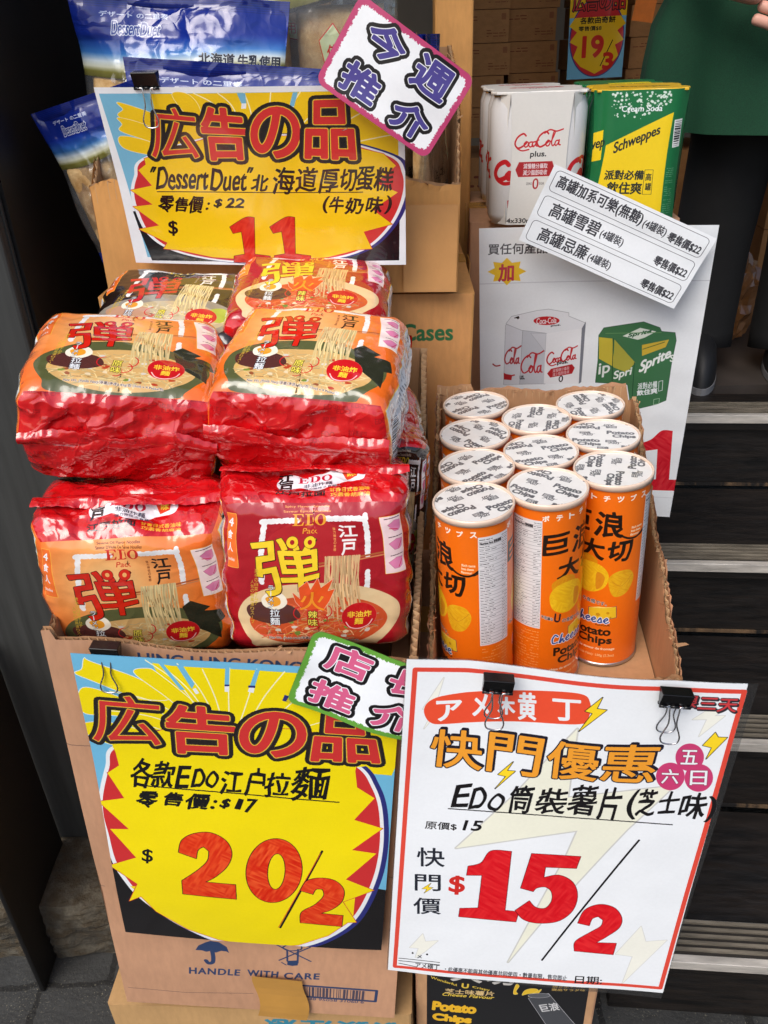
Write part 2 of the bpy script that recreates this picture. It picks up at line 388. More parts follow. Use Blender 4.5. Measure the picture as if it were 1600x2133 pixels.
# ------------------------------------------------------------------ the printed sheets
BLK = (22, 20, 22); WHT = (236, 240, 243)
def bolt(c, P, k=1, fill=(248, 214, 40), ol=BLK, ow=4): c.poly(P, fill, ol=ol, ow=ow)
def art_flash():
    k = K(780, 1350, 1.951); Q = [(845, 1370), (1580, 1420), (1375, 2075), (805, 2018)]
    c = Cv(1000, 1400, WHT, Q, a=0.)
    X = lambda *p: k(p)
    c.poly(X((132, 48), (1515, 135), (1168, 1392), (54, 1308)), WHT)
    pale = (236, 236, 216); pg = (203, 203, 198)
    for P in (((280, 128), (195, 250), (250, 235), (200, 330), (275, 240), (245, 240)), ((1425, 235), (1350, 235), (1285, 275), (1345, 275), (1312, 345), (1420, 262), (1375, 262)),
              ((195, 1155), (142, 1212), (178, 1214), (165, 1252), (200, 1230), (256, 1182), (205, 1186)), ((1080, 1124), (975, 1236), (1045, 1246), (1002, 1355), (1185, 1180), (1098, 1186))):
        c.poly(X(*P), (240, 240, 228), ol=(214, 214, 210), ow=5)
    c.poly(X((818, 314), (560, 600), (328, 810), (820, 735), (770, 850), (538, 1266), (690, 1090), (1020, 730), (1213, 546), (780, 600)), pale, ol=pg, ow=10)
    c.line(X((165, 90), (1500, 166), (1158, 1373), (82, 1290), (165, 90)), 15, (222, 74, 58))
    c.poly(X((200, 255), (230, 215), (320, 195), (600, 172), (820, 168), (868, 205), (860, 270), (815, 296), (560, 300), (300, 314), (225, 305)), (232, 80, 50), smooth=True)
    for t, q in (('ア', (252, 222, 350, 300)), ('メ', (398, 198, 460, 282)), ('木', (500, 205, 565, 272)), ('黄', (582, 182, 650, 290)), ('丁', (720, 198, 828, 282))):
        c.text(t, X((q[0], q[1]), (q[2], q[1]), (q[2], q[3]), (q[0], q[3])), WHT, bold=5)
    bolt(c, X((918, 180), (848, 240), (878, 248), (823, 325), (935, 232), (895, 228)))
    for t, q in (('快', ((238, 335), (435, 350), (430, 500), (220, 482))), ('門', ((468, 348), (685, 366), (655, 522), (452, 500))), ('優', ((708, 368), (915, 382), (890, 530), (692, 520))), ('惠', ((930, 378), (1160, 380), (1120, 535), (910, 528)))):
        c.text(t, X(*q), (238, 158, 48), [(12, (28, 26, 40)), (12, (28, 26, 40), (4, -7))], bold=4.5)
    bolt(c, X((560, 462), (498, 515), (530, 522), (486, 572), (568, 500), (535, 498)))
    for t, q in (('只', (1172, 170, 1235, 215)), ('限', (1240, 176, 1305, 225)), ('三', (1312, 185, 1385, 235)), ('天', (1392, 192, 1470, 248))):
        c.text(t, X((q[0]+8, q[1]), (q[2]+8, q[1]+4), (q[2]-8, q[3]), (q[0]-8, q[3]-4)), (206, 62, 66), [(7, (50, 44, 50)), (7, (50, 44, 50), (4, 4))], bold=2)
    for t, x, y in (('五', 1275, 430), ('六', 1196, 508), ('日', 1313, 515)):
        c.ell(*k([(x, y)])[0], 30, 29, (200, 62, 112)); c.text(t, X((x-33, y-30), (x+35, y-28), (x+31, y+30), (x-37, y+28)), WHT, [(5, (120, 30, 60))], bold=2)
    bolt(c, X((1380, 330), (1328, 382), (1366, 392), (1342, 438), (1430, 352), (1392, 350)))
    for t, q in (('E', (318, 560, 385, 645)), ('D', (388, 572, 450, 652)), ('O', (460, 595, 522, 660)), ('筒', (540, 560, 640, 665)), ('裝', (655, 568, 778, 668)), ('薯', (785, 552, 898, 670)), ('片', (905, 560, 995, 685)),
                 ('(', (1022, 570, 1062, 685)), ('芝', (1062, 566, 1140, 668)), ('士', (1150, 575, 1230, 658)), ('味', (1236, 580, 1345, 680)), (')', (1345, 590, 1386, 692))):
        c.text(t, X((q[0]+14, q[1]), (q[2]+10, q[1]-6), (q[2]-12, q[3]), (q[0]-10, q[3])), BLK, bold=3.6, jit=.03)
    c.line(X((298, 654), (700, 676), (1205, 706)), 4, BLK, rough=.6)
    c.text('原價$', X((206, 703), (332, 712), (330, 740), (203, 736)), BLK, bold=.8); c.text('15', X((368, 700), (440, 702), (425, 740), (356, 738)), BLK, bold=3)
    for t, q in (('快', (172, 808, 282, 885)), ('門', (164, 914, 266, 982)), ('價', (158, 1008, 266, 1076))): c.text(t, X((q[0], q[1]), (q[2], q[1]+4), (q[2], q[3]), (q[0], q[3]-3)), (36, 40, 50), bold=2)
    bolt(c, X((228, 950), (192, 972), (212, 974), (200, 990), (236, 968), (216, 966)), ow=2)
    RED = (218, 24, 34); DK = (96, 12, 22)
    c.text('$', X((305, 922), (364, 922), (360, 996), (300, 994)), (206, 42, 36), bold=5)
    c.poly(X((470, 820), (552, 822), (526, 1060), (582, 1066), (570, 1106), (340, 1085), (345, 1052), (418, 1050), (434, 918), (372, 918), (378, 882), (430, 868)), RED, ol=DK, ow=4, tex=.06)
    c.poly(X((635, 830), (833, 842), (815, 890), (690, 885), (683, 928), (745, 918), (800, 946), (820, 1000), (800, 1062), (742, 1104), (660, 1112), (600, 1096), (568, 1060), (625, 1022), (650, 1048), (690, 1052), (716, 1022), (715, 986), (690, 966), (655, 970), (640, 984), (590, 970)), RED, ol=DK, ow=4, tex=.06)
    c.line(X((1070, 772), (676, 1258)), 7, BLK)
    c.poly(X((822, 1112), (850, 1060), (910, 1037), (970, 1050), (1000, 1090), (990, 1130), (940, 1165), (895, 1190), (978, 1193), (965, 1238), (808, 1222), (812, 1185), (870, 1150), (915, 1125), (925, 1100), (905, 1085), (880, 1095), (868, 1122)), RED, ol=DK, ow=4, tex=.06)
    for y in (1256, 1266, 1276): c.line(X((98, y), (262 if y < 1270 else 165, y+13)), 3, BLK)
    c.text('アメ横丁', X((166, 1272), (262, 1278), (260, 1300), (165, 1292)), BLK, bold=.6); c.text('メ', X((172, 1240), (192, 1242), (190, 1256), (172, 1254)), BLK, bold=1)
    for p in ((154, 1234), (212, 1238)): c.ell(*k([p])[0], 2, 2, BLK)
    c.text('・此優惠不能與其他優惠共同使用・數量有限，售完即止', X((285, 1285), (778, 1320), (776, 1342), (283, 1304)), (50, 52, 58), bold=.7)
    c.text('日期:', X((812, 1320), (920, 1327), (918, 1357), (808, 1350)), BLK, bold=1.2)
    return c.img('flash_offer_print')

BLU = (112, 186, 222); YEL = (244, 222, 8); CRM = (203, 48, 50); NAV = (44, 48, 120)
def rays(c, X, cen, pts, cols, fan):
    """curved sunburst blades from a centre to the sheet's upper edge"""
    for i, (a, b) in enumerate(pts):
        a, b = np.array(a, float), np.array(b, float); m = np.array(cen, float)
        def cv(p, s):
            mid = (p + m)/2 + np.array([(p-m)[1], -(p-m)[0]])*s; return crv([p, mid, m], 10, False)
        P = np.concatenate([cv(a, fan), cv(b, fan)[::-1]]); c.poly(X(*map(tuple, P)), cols[i % len(cols)], ol=WHT, ow=5)
def big_title(c, X, items, fl=1.):
    for t, q in items:
        th = t in '広'
        b = (2 if th else 11)*fl; c.text(t, X(*q), (206, 52, 50), [(b+36*fl, (36, 31, 30)), (b+14*fl, (58, 50, 46)), (b+6*fl, (240, 200, 60))], bold=b)
def burst(c, X, L, Rr, ring, navy):
    pass
def art_noodle_offer():
    k = K(140, 1300, 2.2222); X = lambda *p: k(p)
    c = Cv(1000, 1410, BLU, [(150, 1355), (840, 1390), (790, 1975), (266, 1932)])
    c.poly(X((150, 985), (186, 985), (320, 985), (1600, 1240), (1600, 1640), (150, 1640)), (26, 24, 26))
    yel = YEL; cen = (820, 900)
    c.poly(X((300, 150), (480, 175), (1700, 240), (1500, 700), (300, 600)), yel)
    c.poly(X((250, 150), (380, 140), (470, 330), (330, 300)), BLU)
    bl = [((60, 140), (40, 210)), ((75, 290), (75, 400)), ((90, 455), (100, 520)), ((330, 205), (290, 235)), ((220, 100), (140, 100))]
    for P in (((85, 145), (115, 160), (330, 240), (470, 330), (330, 330), (110, 245), (45, 215), (75, 195)), ((78, 285), (250, 330), (500, 440), (500, 500), (250, 420), (80, 402)), ((84, 455), (250, 460), (520, 560), (500, 600), (220, 560), (120, 515), (88, 505)), ((310, 210), (370, 190), (420, 215), (560, 330), (640, 420), (600, 440), (450, 320))):
        c.poly(X(*P), yel, ol=WHT, ow=5, smooth=True)
    for (a, m, b) in (((360, 150), (520, 270), (650, 470)), ((425, 170), (560, 290), (690, 480)), ((505, 165), (610, 290), (700, 470)), ((620, 190), (680, 330), (720, 480)), ((745, 185), (740, 320), (745, 480)), ((870, 190), (830, 330), (780, 480)), ((1000, 200), (900, 330), (820, 480)), ((1120, 260), (980, 400), (850, 500)), ((1250, 420), (1050, 480), (880, 540)), ((180, 390), (420, 430), (640, 560)), ((200, 300), (400, 350), (640, 500))):
        c.line(X(*map(tuple, crv([a, m, b], 8, False))), 4, (250, 246, 200))
    for P in (((500, 170), (530, 172), (585, 260), (572, 285)), ((725, 180), (745, 182), (742, 270), (722, 270)), ((865, 190), (885, 192), (862, 270), (838, 270)), ((420, 165), (440, 165), (540, 290), (520, 290))): c.poly(X(*P), BLU)
    for P in (((722, 270), (742, 270), (742, 300), (722, 298)), ((838, 270), (862, 272), (855, 305), (828, 298)), ((575, 285), (590, 280), (606, 305), (590, 310))): c.poly(X(*P), WHT)
    for P in (((722, 264), (744, 264), (744, 272), (722, 272)), ((832, 268), (864, 270), (862, 280), (830, 278)), ((1000, 312), (1022, 318), (1005, 345), (988, 340))): c.poly(X(*P), NAV)
    rg = [(215, 560), (178, 660), (152, 790), (158, 880), (182, 960), (218, 1080), (272, 1165), (345, 1245), (500, 1355), (700, 1448), (900, 1486), (1062, 1478), (1200, 1436), (1330, 1345), (1420, 1180), (1458, 1020), (1455, 860), (1420, 750), (1345, 650), (1100, 520), (500, 480)]
    sc = lambda f, dx=0, dy=0: [((x-820)*f+820+dx, (y-900)*f+900+dy) for x, y in rg]
    c.poly(X(*sc(1.015, 14, 0)), NAV, smooth=True); c.poly(X(*sc(1.0)), WHT, smooth=True); c.poly(X(*sc(.972)), CRM, smooth=True)
    c.poly(X(*[(x, y) for x, y in sc(.972) if y > 1190] + [(1330, 1190), (300, 1190)]), yel, smooth=False)
    Z = [(215, 560), (240, 655), (188, 690), (266, 802), (150, 818), (290, 938), (206, 938), (326, 1062), (208, 1098), (334, 1180), (298, 1258), (350, 1236), (420, 1305), (560, 1385), (700, 1434), (900, 1472), (1062, 1464), (1200, 1420), (1290, 1360), (1330, 1360), (1268, 1262), (1412, 1213), (1283, 1160), (1425, 1050), (1312, 1032), (1455, 942), (1322, 902), (1418, 806), (1336, 755), (1328, 680), (1345, 600), (1100, 480), (500, 460)]
    c.poly(X(*Z), yel, ol=CRM, ow=5)
    c.poly(X((200, 480), (1500, 560), (1500, 640), (1345, 660), (900, 640), (230, 600), (212, 570)), yel)
    big_title(c, X, (('広', ((122, 310), (420, 335), (430, 560), (125, 540))), ('告', ((452, 358), (760, 388), (768, 598), (470, 588))), ('の', ((795, 400), (1092, 400), (1095, 605), (795, 610))), ('品', ((1160, 405), (1400, 425), (1440, 640), (1125, 625)))))
    for t, q in (('各', (300, 622, 392, 752)), ('款', (395, 632, 492, 752)), ('E', (505, 650, 560, 752)), ('D', (578, 665, 630, 750)), ('O', (640, 675, 690, 752)), ('江', (705, 672, 805, 778)), ('户', (820, 662, 905, 785)), ('拉', (912, 680, 1022, 792)), ('麵', (1035, 658, 1205, 808)),
                 ('零', (328, 768, 415, 840)), ('售', (445, 772, 530, 832)), ('價', (548, 778, 652, 848)), (':', (668, 805, 680, 845)), ('$', (708, 800, 745, 845)), ('1', (780, 800, 800, 846)), ('7', (820, 800, 865, 862))):
        c.text(t, X((q[0]+10, q[1]), (q[2]+8, q[1]+4), (q[2]-8, q[3]), (q[0]-10, q[3]-4)), BLK, bold=4.6, jit=.035)
    c.line(X((328, 742), (800, 778), (1250, 822)), 5, BLK, rough=.8)
    RED = (226, 62, 22)
    c.text('$', X((355, 1022), (402, 1026), (400, 1088), (352, 1084)), BLK, bold=2)
    c.poly(X((518, 1035), (530, 985), (580, 955), (660, 950), (730, 985), (758, 1040), (740, 1095), (690, 1140), (640, 1166), (776, 1180), (780, 1245), (540, 1220), (535, 1160), (610, 1110), (650, 1070), (655, 1030), (630, 1010), (605, 1025), (598, 1062)), RED, ol=BLK, ow=5, tex=.09)
    c.ell(*k([(952, 1122)])[0], 57, 64, RED, rot=12, ol=BLK, ow=5, tex=.12); c.ell(*k([(962, 1126)])[0], 17, 35, YEL, rot=4, ol=BLK, ow=5)
    c.line(X((1173, 1036), (980, 1380)), 8, BLK); c.line(X((1165, 1046), (972, 1378)), 3, (214, 84, 30))
    c.poly(X((1072, 1212), (1100, 1170), (1160, 1155), (1230, 1165), (1272, 1205), (1265, 1258), (1220, 1295), (1165, 1315), (1268, 1326), (1262, 1378), (1072, 1358), (1078, 1310), (1140, 1275), (1180, 1235), (1175, 1205), (1145, 1205), (1130, 1228)), RED, ol=BLK, ow=5, tex=.09)
    return c.img('noodle_offer_print')
def art_cake_offer():
    k = K(0, 0, 2); X = lambda *p: k(p)
    c = Cv(1200, 850, WHT, [(198, 176), (838, 178), (850, 548), (285, 548)], a=1)
    yel = (240, 200, 24); bl = (120, 184, 214)
    c.poly(X((418, 378), (1650, 378), (1672, 1072), (620, 1072)), bl)
    c.poly(X((555, 880), (585, 960), (640, 1085), (1672, 1078), (1668, 800)), (24, 22, 26))
    c.poly(X((640, 380), (1650, 378), (1660, 660), (700, 660)), yel)
    for P in (((500, 415), (640, 460), (720, 500), (700, 540), (560, 505), (498, 470), (520, 445)), ((498, 480), (600, 505), (720, 560), (700, 600), (600, 570), (505, 535), (515, 508)), ((505, 560), (620, 580), (740, 640), (640, 640), (520, 610)), ((730, 385), (790, 380), (840, 430), (860, 520), (800, 480))):
        c.poly(X(*P), yel, ol=(250, 240, 190), ow=4, smooth=True)
    for (a, m, b) in (((820, 378), (930, 450), (1020, 640)), ((920, 378), (990, 450), (1050, 640)), ((1030, 378), (1060, 470), (1080, 640)), ((1140, 378), (1130, 480), (1110, 640)), ((1260, 378), (1200, 480), (1140, 640)), ((1400, 400), (1280, 500), (1170, 640)), ((1560, 440), (1380, 540), (1200, 650)), ((1640, 560), (1440, 600), (1240, 660)), ((760, 470), (880, 520), (1000, 640))):
        c.line(X(*map(tuple, crv([a, m, b], 8, False))), 5, (252, 244, 190))
    for P in (((1000, 380), (1035, 380), (1040, 425), (1020, 425)), ((1230, 380), (1250, 380), (1235, 440), (1215, 440))): c.poly(X(*P), bl); c.poly(X((P[2][0]-20, P[2][1]-2), (P[2][0], P[2][1]-2), (P[2][0]-2, P[2][1]+20), (P[2][0]-22, P[2][1]+20)), WHT)
    rg = [(600, 652), (560, 730), (546, 800), (566, 880), (618, 975), (720, 1040), (900, 1078), (1150, 1092), (1380, 1076), (1540, 1030), (1640, 935), (1690, 820), (1690, 720), (1620, 640), (1300, 560), (900, 560)]
    sc = lambda f, dx=0: [((x-1120)*f+1120+dx, (y-820)*f+820) for x, y in rg]
    c.poly(X(*sc(1.01, 12)), NAV, smooth=True); c.poly(X(*sc(1.)), WHT, smooth=True); c.poly(X(*sc(.975)), CRM, smooth=True)
    Z = [(606, 655), (612, 680), (580, 705), (637, 770), (545, 790), (640, 850), (556, 860), (668, 938), (582, 955), (705, 1010), (690, 1035), (760, 1040), (900, 1066), (1150, 1078), (1380, 1064), (1500, 1034), (1560, 1030), (1525, 960), (1640, 930), (1560, 870), (1660, 800), (1570, 760), (1650, 690), (1600, 640), (1300, 560), (900, 560)]
    c.poly(X(*Z), yel, ol=CRM, ow=5)
    big_title(c, X, (('広', ((640, 430), (820, 450), (840, 655), (640, 650))), ('告', ((845, 435), (1030, 455), (1045, 655), (870, 660))), ('の', ((1062, 440), (1255, 445), (1255, 650), (1062, 645))), ('品', ((1290, 420), (1462, 418), (1485, 660), (1285, 650)))), 1.15)
    for t, q in (('"', (635, 690, 652, 712)), ('Dessert', (660, 692, 878, 785)), ('Duet', (890, 698, 1040, 790)), ('"', (1045, 690, 1064, 712)), ('北', (1062, 722, 1130, 790)), ('海', (1150, 692, 1238, 800)), ('道', (1245, 690, 1332, 790)), ('厚', (1340, 700, 1420, 798)), ('切', (1425, 700, 1490, 790)), ('蛋', (1492, 690, 1562, 790)), ('糕', (1566, 695, 1640, 792)),
                 ('零', (668, 812, 730, 880)), ('售', (735, 820, 790, 878)), ('價', (795, 815, 855, 885)), (':', (872, 840, 880, 870)), ('$', (905, 825, 935, 862)), ('22', (955, 822, 1030, 860)), ('(', (1358, 812, 1378, 882)), ('牛', (1385, 815, 1440, 882)), ('奶', (1450, 820, 1520, 885)), ('味', (1535, 815, 1600, 885)), (')', (1612, 812, 1636, 885))):
        c.text(t, X((q[0]+6, q[1]), (q[2]+4, q[1]+2), (q[2]-5, q[3]), (q[0]-5, q[3])), BLK, bold=4, jit=.03)
    c.line(X((660, 796), (1518, 797)), 4, BLK)
    c.text('$', X((708, 918), (746, 920), (750, 980), (712, 980)), BLK, bold=3)
    for dx in (0, 168): c.poly(X(*[(x+dx, y-dx*.01) for x, y in ((1035, 902), (1072, 902), (1078, 1052), (1142, 1060), (1142, 1086), (992, 1086), (992, 1060), (1036, 1052), (1020, 960), (985, 968), (970, 942))]), (208, 42, 26), ol=(70, 14, 14), ow=4, tex=.07)
    return c.img('cake_offer_print')
def art_soda_offer():
    k = K(960, 460, 2.857); X = lambda *p: k(p)
    c = Cv(900, 1266, WHT, [(997, 485), (1497, 478), (1393, 1082), (1003, 1062)], a=1)
    c.line(X((100, 402), (1485, 380)), 3, (206, 208, 214)); c.line(X((110, 1620), (1260, 1665)), 3, (214, 216, 220))
    c.text('買任何產品', X((162, 165), (515, 160), (512, 224), (160, 230)), (52, 52, 58), bold=1.3)
    P = []
    for i in range(16):
        a = i*math.pi/8; r = 1 if i % 2 == 0 else .68; P.append((272+115*r*math.cos(a), 330+82*r*math.sin(a)))
    c.poly(X(*P), (240, 196, 52)); c.text('加', X((226, 290), (312, 286), (310, 385), (222, 388)), (196, 60, 80), [(4, (120, 30, 40))], bold=3)
    g = (214, 216, 222)
    c.poly(X((265, 650), (300, 620), (372, 640), (360, 1000), (255, 1000)), g, ol=(150, 152, 160), ow=3); c.poly(X((368, 672), (505, 700), (500, 1000), (350, 1000)), (196, 199, 206), ol=(130, 132, 140), ow=3)
    c.poly(X((268, 640), (300, 598), (450, 566), (520, 558), (640, 580), (640, 600), (740, 640), (735, 680), (715, 760), (510, 700), (360, 680)), (226, 228, 232), ol=(140, 142, 150), ow=3)
    c.poly(X((505, 702), (718, 672), (700, 1000), (492, 1000)), (232, 233, 236)); c.poly(X((718, 672), (742, 630), (715, 990), (700, 1000)), (120, 124, 134)); c.poly(X((415, 700), (505, 702), (500, 810)), (206, 208, 214), ol=(150, 152, 160), ow=2)
    c.ell(*k([(508, 626)])[0], 27, 9, (190, 36, 44), ol=None); c.text('Coca-Cola', X((450, 612), (568, 606), (566, 640), (448, 646)), WHT, bold=.8); c.text('plus.', X((534, 652), (592, 644), (592, 658), (534, 664)), BLK, bold=.8); c.text('4', X((318, 598), (348, 598), (346, 612), (316, 612)), BLK, bold=2)
    script(c, X((508, 812), (698, 772), (690, 866), (512, 895)), 'Coca-Cola', (190, 40, 48), 4); c.text('plus.', X((572, 868), (636, 858), (634, 884), (572, 892)), BLK, bold=1.4)
    c.poly(X((535, 912), (660, 884), (676, 905), (660, 940), (530, 964), (512, 940)), (178, 40, 46)); c.text('減慢糖分攝取', X((546, 914), (644, 896), (644, 916), (544, 936)), WHT); c.text('減少脂肪吸收', X((544, 938), (644, 918), (644, 938), (544, 958)), WHT)
    c.text('0', X((582, 955), (608, 950), (604, 990), (580, 990)), BLK, bold=.6)
    script(c, X((352, 830), (500, 800), (490, 960), (352, 950)), 'Cola', (180, 44, 52), 5); script(c, X((258, 790), (362, 770), (352, 900), (256, 890)), 'Cola', (170, 60, 66), 5)
    c.text('us.', X((350, 950), (378, 950), (378, 972), (350, 972)), BLK, bold=1.2); c.poly(X((255, 935), (305, 945), (300, 975), (255, 970)), (178, 40, 46))
    G = (62, 112, 74)
    c.poly(X((820, 712), (850, 668), (1085, 630), (1180, 662), (1190, 684), (1270, 690), (1276, 735), (1250, 860), (1215, 1088), (1160, 1112), (1012, 1152), (990, 1000), (800, 990), (815, 860)), G, ol=(40, 80, 56), ow=4)
    c.poly(X((820, 722), (900, 730), (912, 900), (820, 850)), (196, 178, 62)); c.poly(X((912, 735), (1035, 870), (985, 930), (905, 900)), (170, 164, 66)); c.poly(X((1075, 765), (1235, 730), (1215, 775), (1075, 830)), (200, 170, 60)); c.line(X((1080, 790), (1210, 745)), 3, (70, 100, 50))
    c.poly(X((960, 715), (1065, 664), (1160, 684), (1090, 722), (1050, 735)), (214, 222, 210)); c.text('Sprite', X((1000, 700), (1140, 668), (1120, 700), (990, 728)), (50, 96, 66), bold=2)
    c.text('Sprite', X((1075, 860), (1250, 775), (1240, 850), (1050, 950)), (232, 236, 232), bold=4); c.line(X((905, 730), (898, 985)), 3, (36, 76, 50)); c.line(X((1030, 870), (1012, 1150)), 3, (36, 76, 50)); c.line(X((860, 700), (1190, 690)), 3, (96, 140, 90)); c.text('Spri', X((912, 925), (1018, 895), (1006, 955), (905, 985)), (226, 232, 226), bold=2.5); c.text('ip', X((822, 880), (888, 868), (880, 950), (815, 965)), (226, 232, 226), bold=2.5); c.text('S', X((1245, 820), (1265, 820), (1260, 860), (1240, 860)), (226, 232, 226), bold=2)
    c.text('派對必備', X((1052, 992), (1165, 975), (1163, 1015), (1048, 1030)), WHT, bold=1); c.text('飲住爽', X((1045, 1035), (1165, 1015), (1165, 1048), (1045, 1066)), WHT, bold=2); c.line(X((1175, 978), (1198, 972), (1194, 1030), (1172, 1036), (1175, 978)), 2, WHT)
    c.line(X((1145, 1085), (1178, 1078), (1174, 1110), (1142, 1116), (1145, 1085)), 2, (170, 200, 170))
    c.poly(X((1192, 1268), (1256, 1268), (1234, 1556), (1276, 1556), (1272, 1622), (1100, 1620), (1105, 1556), (1156, 1556), (1166, 1378), (1075, 1392), (1068, 1345), (1130, 1320)), (206, 28, 44), tex=.08)
    return c.img('soda_offer_print')
def script(c, q, s, col, w):
    """flowing script lettering drawn as pen strokes in the quad q"""
    q = np.array(q, float); B = lambda P: [tuple((q[0]*(1-u)+q[1]*u)*(1-v) + (q[3]*(1-u)+q[2]*u)*v) for u, v in P]
    C1 = [(.22, .22), (.16, .10), (.05, .28), (.0, .62), (.06, .88), (.16, .80), (.24, .62)]
    C2 = [(x+.46, y-.02) for x, y in C1]
    o = lambda x: [(x+.04, .55), (x, .68), (x+.03, .84), (x+.08, .78), (x+.085, .6), (x+.04, .54)]
    small = lambda x: [(x+.07, .58), (x+.02, .6), (x, .75), (x+.04, .85), (x+.09, .76)]
    a = lambda x: [(x+.07, .58), (x+.02, .6), (x, .75), (x+.03, .84), (x+.07, .72), (x+.085, .56), (x+.085, .78), (x+.12, .82)]
    L = [C1, o(.19), small(.29), a(.36), C2, o(.645), [(.755, .62), (.80, .3), (.815, .12), (.79, .1), (.772, .35), (.77, .7), (.80, .84), (.83, .78)], a(.84), [(.06, .92), (.16, 1.04), (.30, .98)], [(.60, .16), (.70, .0), (.84, .10), (.97, .02)]]
    if s == 'Cola': L = [[((x-.44)/.56, y) for x, y in P] for P in L[4:]]
    for i, P in enumerate(L): c.line(B(P), w*(1.55 if P in (C1, C2) else 1.2), col, smooth=True)
def art_soda_list():
    c = Cv(1000, 530, WHT); D = (58, 58, 64)
    def rr(x0, y0, x1, y1, r=26):
        P = []
        for cx, cy, a in ((x1-r, y0+r, -90), (x1-r, y1-r, 0), (x0+r, y1-r, 90), (x0+r, y0+r, 180)):
            for i in range(7): t = R(a+15*i); P.append((cx+r*math.cos(t), cy+r*math.sin(t)))
        c.line(P+P[:1], 3, D)
    for i, (t, x1) in enumerate((('高罐加系可樂(無糖)', 570), ('高罐雪碧', 385), ('高罐忌廉', 385))):
        y = 22+i*172; rr(28, y, 972, y+140)
        c.text(t, (56 if i == 0 else 90, y+20, x1+8 if i == 0 else 392, y+116), D, bold=3.5)
        x = 592 if i == 0 else 406; c.text('(4罐裝)', (x, y+46, x+140, y+116), D, bold=2)
        c.text('零售價$22', (752, y+58, 956, y+124), D, bold=3); c.line([(748, y+88), (930, y+108)], 4, D); c.line([(748, y+100), (930, y+116)], 3, D)
    return c.img('soda_list_print')
def art_tab(chars, ring, core):
    c = Cv(800, 528, (255, 255, 255), a=0.); h = c.h; r = 60
    def rr(m, r):
        P = []
        for cx, cy, a in ((800-m-r, m+r, -90), (800-m-r, h-m-r, 0), (m+r, h-m-r, 90), (m+r, m+r, 180)):
            for i in range(7): t = R(a+15*i); P.append((cx+r*math.cos(t), cy+r*math.sin(t)))
        return P
    c.poly(rr(3, 55), ring); c.poly(rr(34, 40), WHT, rough=7)
    for t, q in chars:
        c.text(t, q, BLK, [(66, (26, 22, 26))], bold=60); c.text(t, q, core, [(24, WHT)], bold=14)
    return c.img('recommend_print')
# ------------------------------------------------------------------ packaging print
PACK = {'orange': dict(body=(236, 108, 34), hi=(246, 196, 128), ink=(214, 38, 22), bowl=(88, 92, 56), soup=(214, 172, 108), nood=(238, 212, 150), edo=(206, 44, 34), fl=('Sesame Oil Flavour Noodles', "Saveur D'Huile De Sésame Nouilles"), ft=(120, 60, 30), jo=(40, 26, 20), gauge=(250, 226, 220)),
        'spicy': dict(body=(168, 22, 34), hi=(196, 52, 48), ink=(244, 208, 44), bowl=(228, 198, 150), soup=(206, 84, 44), nood=(240, 196, 140), edo=(240, 168, 48), fl=('Spicy Flavour Noodle', 'Saveur Épicée Nouilles'), ft=(240, 178, 90), jo=(246, 240, 236), gauge=(244, 214, 214)),
        'black': dict(body=(38, 26, 22), hi=(58, 42, 32), ink=(196, 34, 30), bowl=(150, 142, 128), soup=(206, 186, 146), nood=(240, 218, 160), edo=(226, 196, 60), fl=('Tonkotsu Flavour Noodle', 'Saveur Tonkotsu Nouilles'), ft=(180, 160, 140), jo=(240, 236, 230), gauge=(246, 244, 244))}
def serif(c, ch, x0, y0, x1, y1, col):
    w, h = x1-x0, y1-y0; f = lambda P: [(x0+u*w, y0+v*h) for u, v in P]
    if ch == 'E':
        c.poly(f([(0, 0), (.95, 0), (.98, .27), (.9, .27), (.78, .08), (.36, .08), (.36, .45), (.62, .45), (.68, .33), (.74, .33), (.74, .66), (.68, .66), (.62, .53), (.42, .53), (.42, .92), (.8, .92), (.93, .7), (1, .7), (.97, 1), (0, 1), (0, .94), (.14, .92), (.14, .08), (0, .06)]), col)
    elif ch == 'D':
        c.poly(f([(0, 0), (.5, 0), (.8, .08), (.97, .28), (1, .5), (.97, .72), (.8, .92), (.5, 1), (0, 1), (0, .94), (.13, .92), (.13, .08), (0, .06)]), col)
        c.poly(f([(.33, .08), (.50, .09), (.64, .22), (.69, .5), (.64, .78), (.50, .91), (.33, .92)]), c.under)
    else:
        c.ell(x0+w/2, y0+h/2, abs(c.sx*w/2), abs(c.sx*h/2)*1.02, col) if False else c.poly([(x0+w/2+w/2*math.cos(a*.2), y0+h/2+h/2*math.sin(a*.2)) for a in range(32)], col)
        c.poly([(x0+w/2+w*.24*math.cos(a*.2), y0+h/2+h*.43*math.sin(a*.2)) for a in range(32)], c.under)
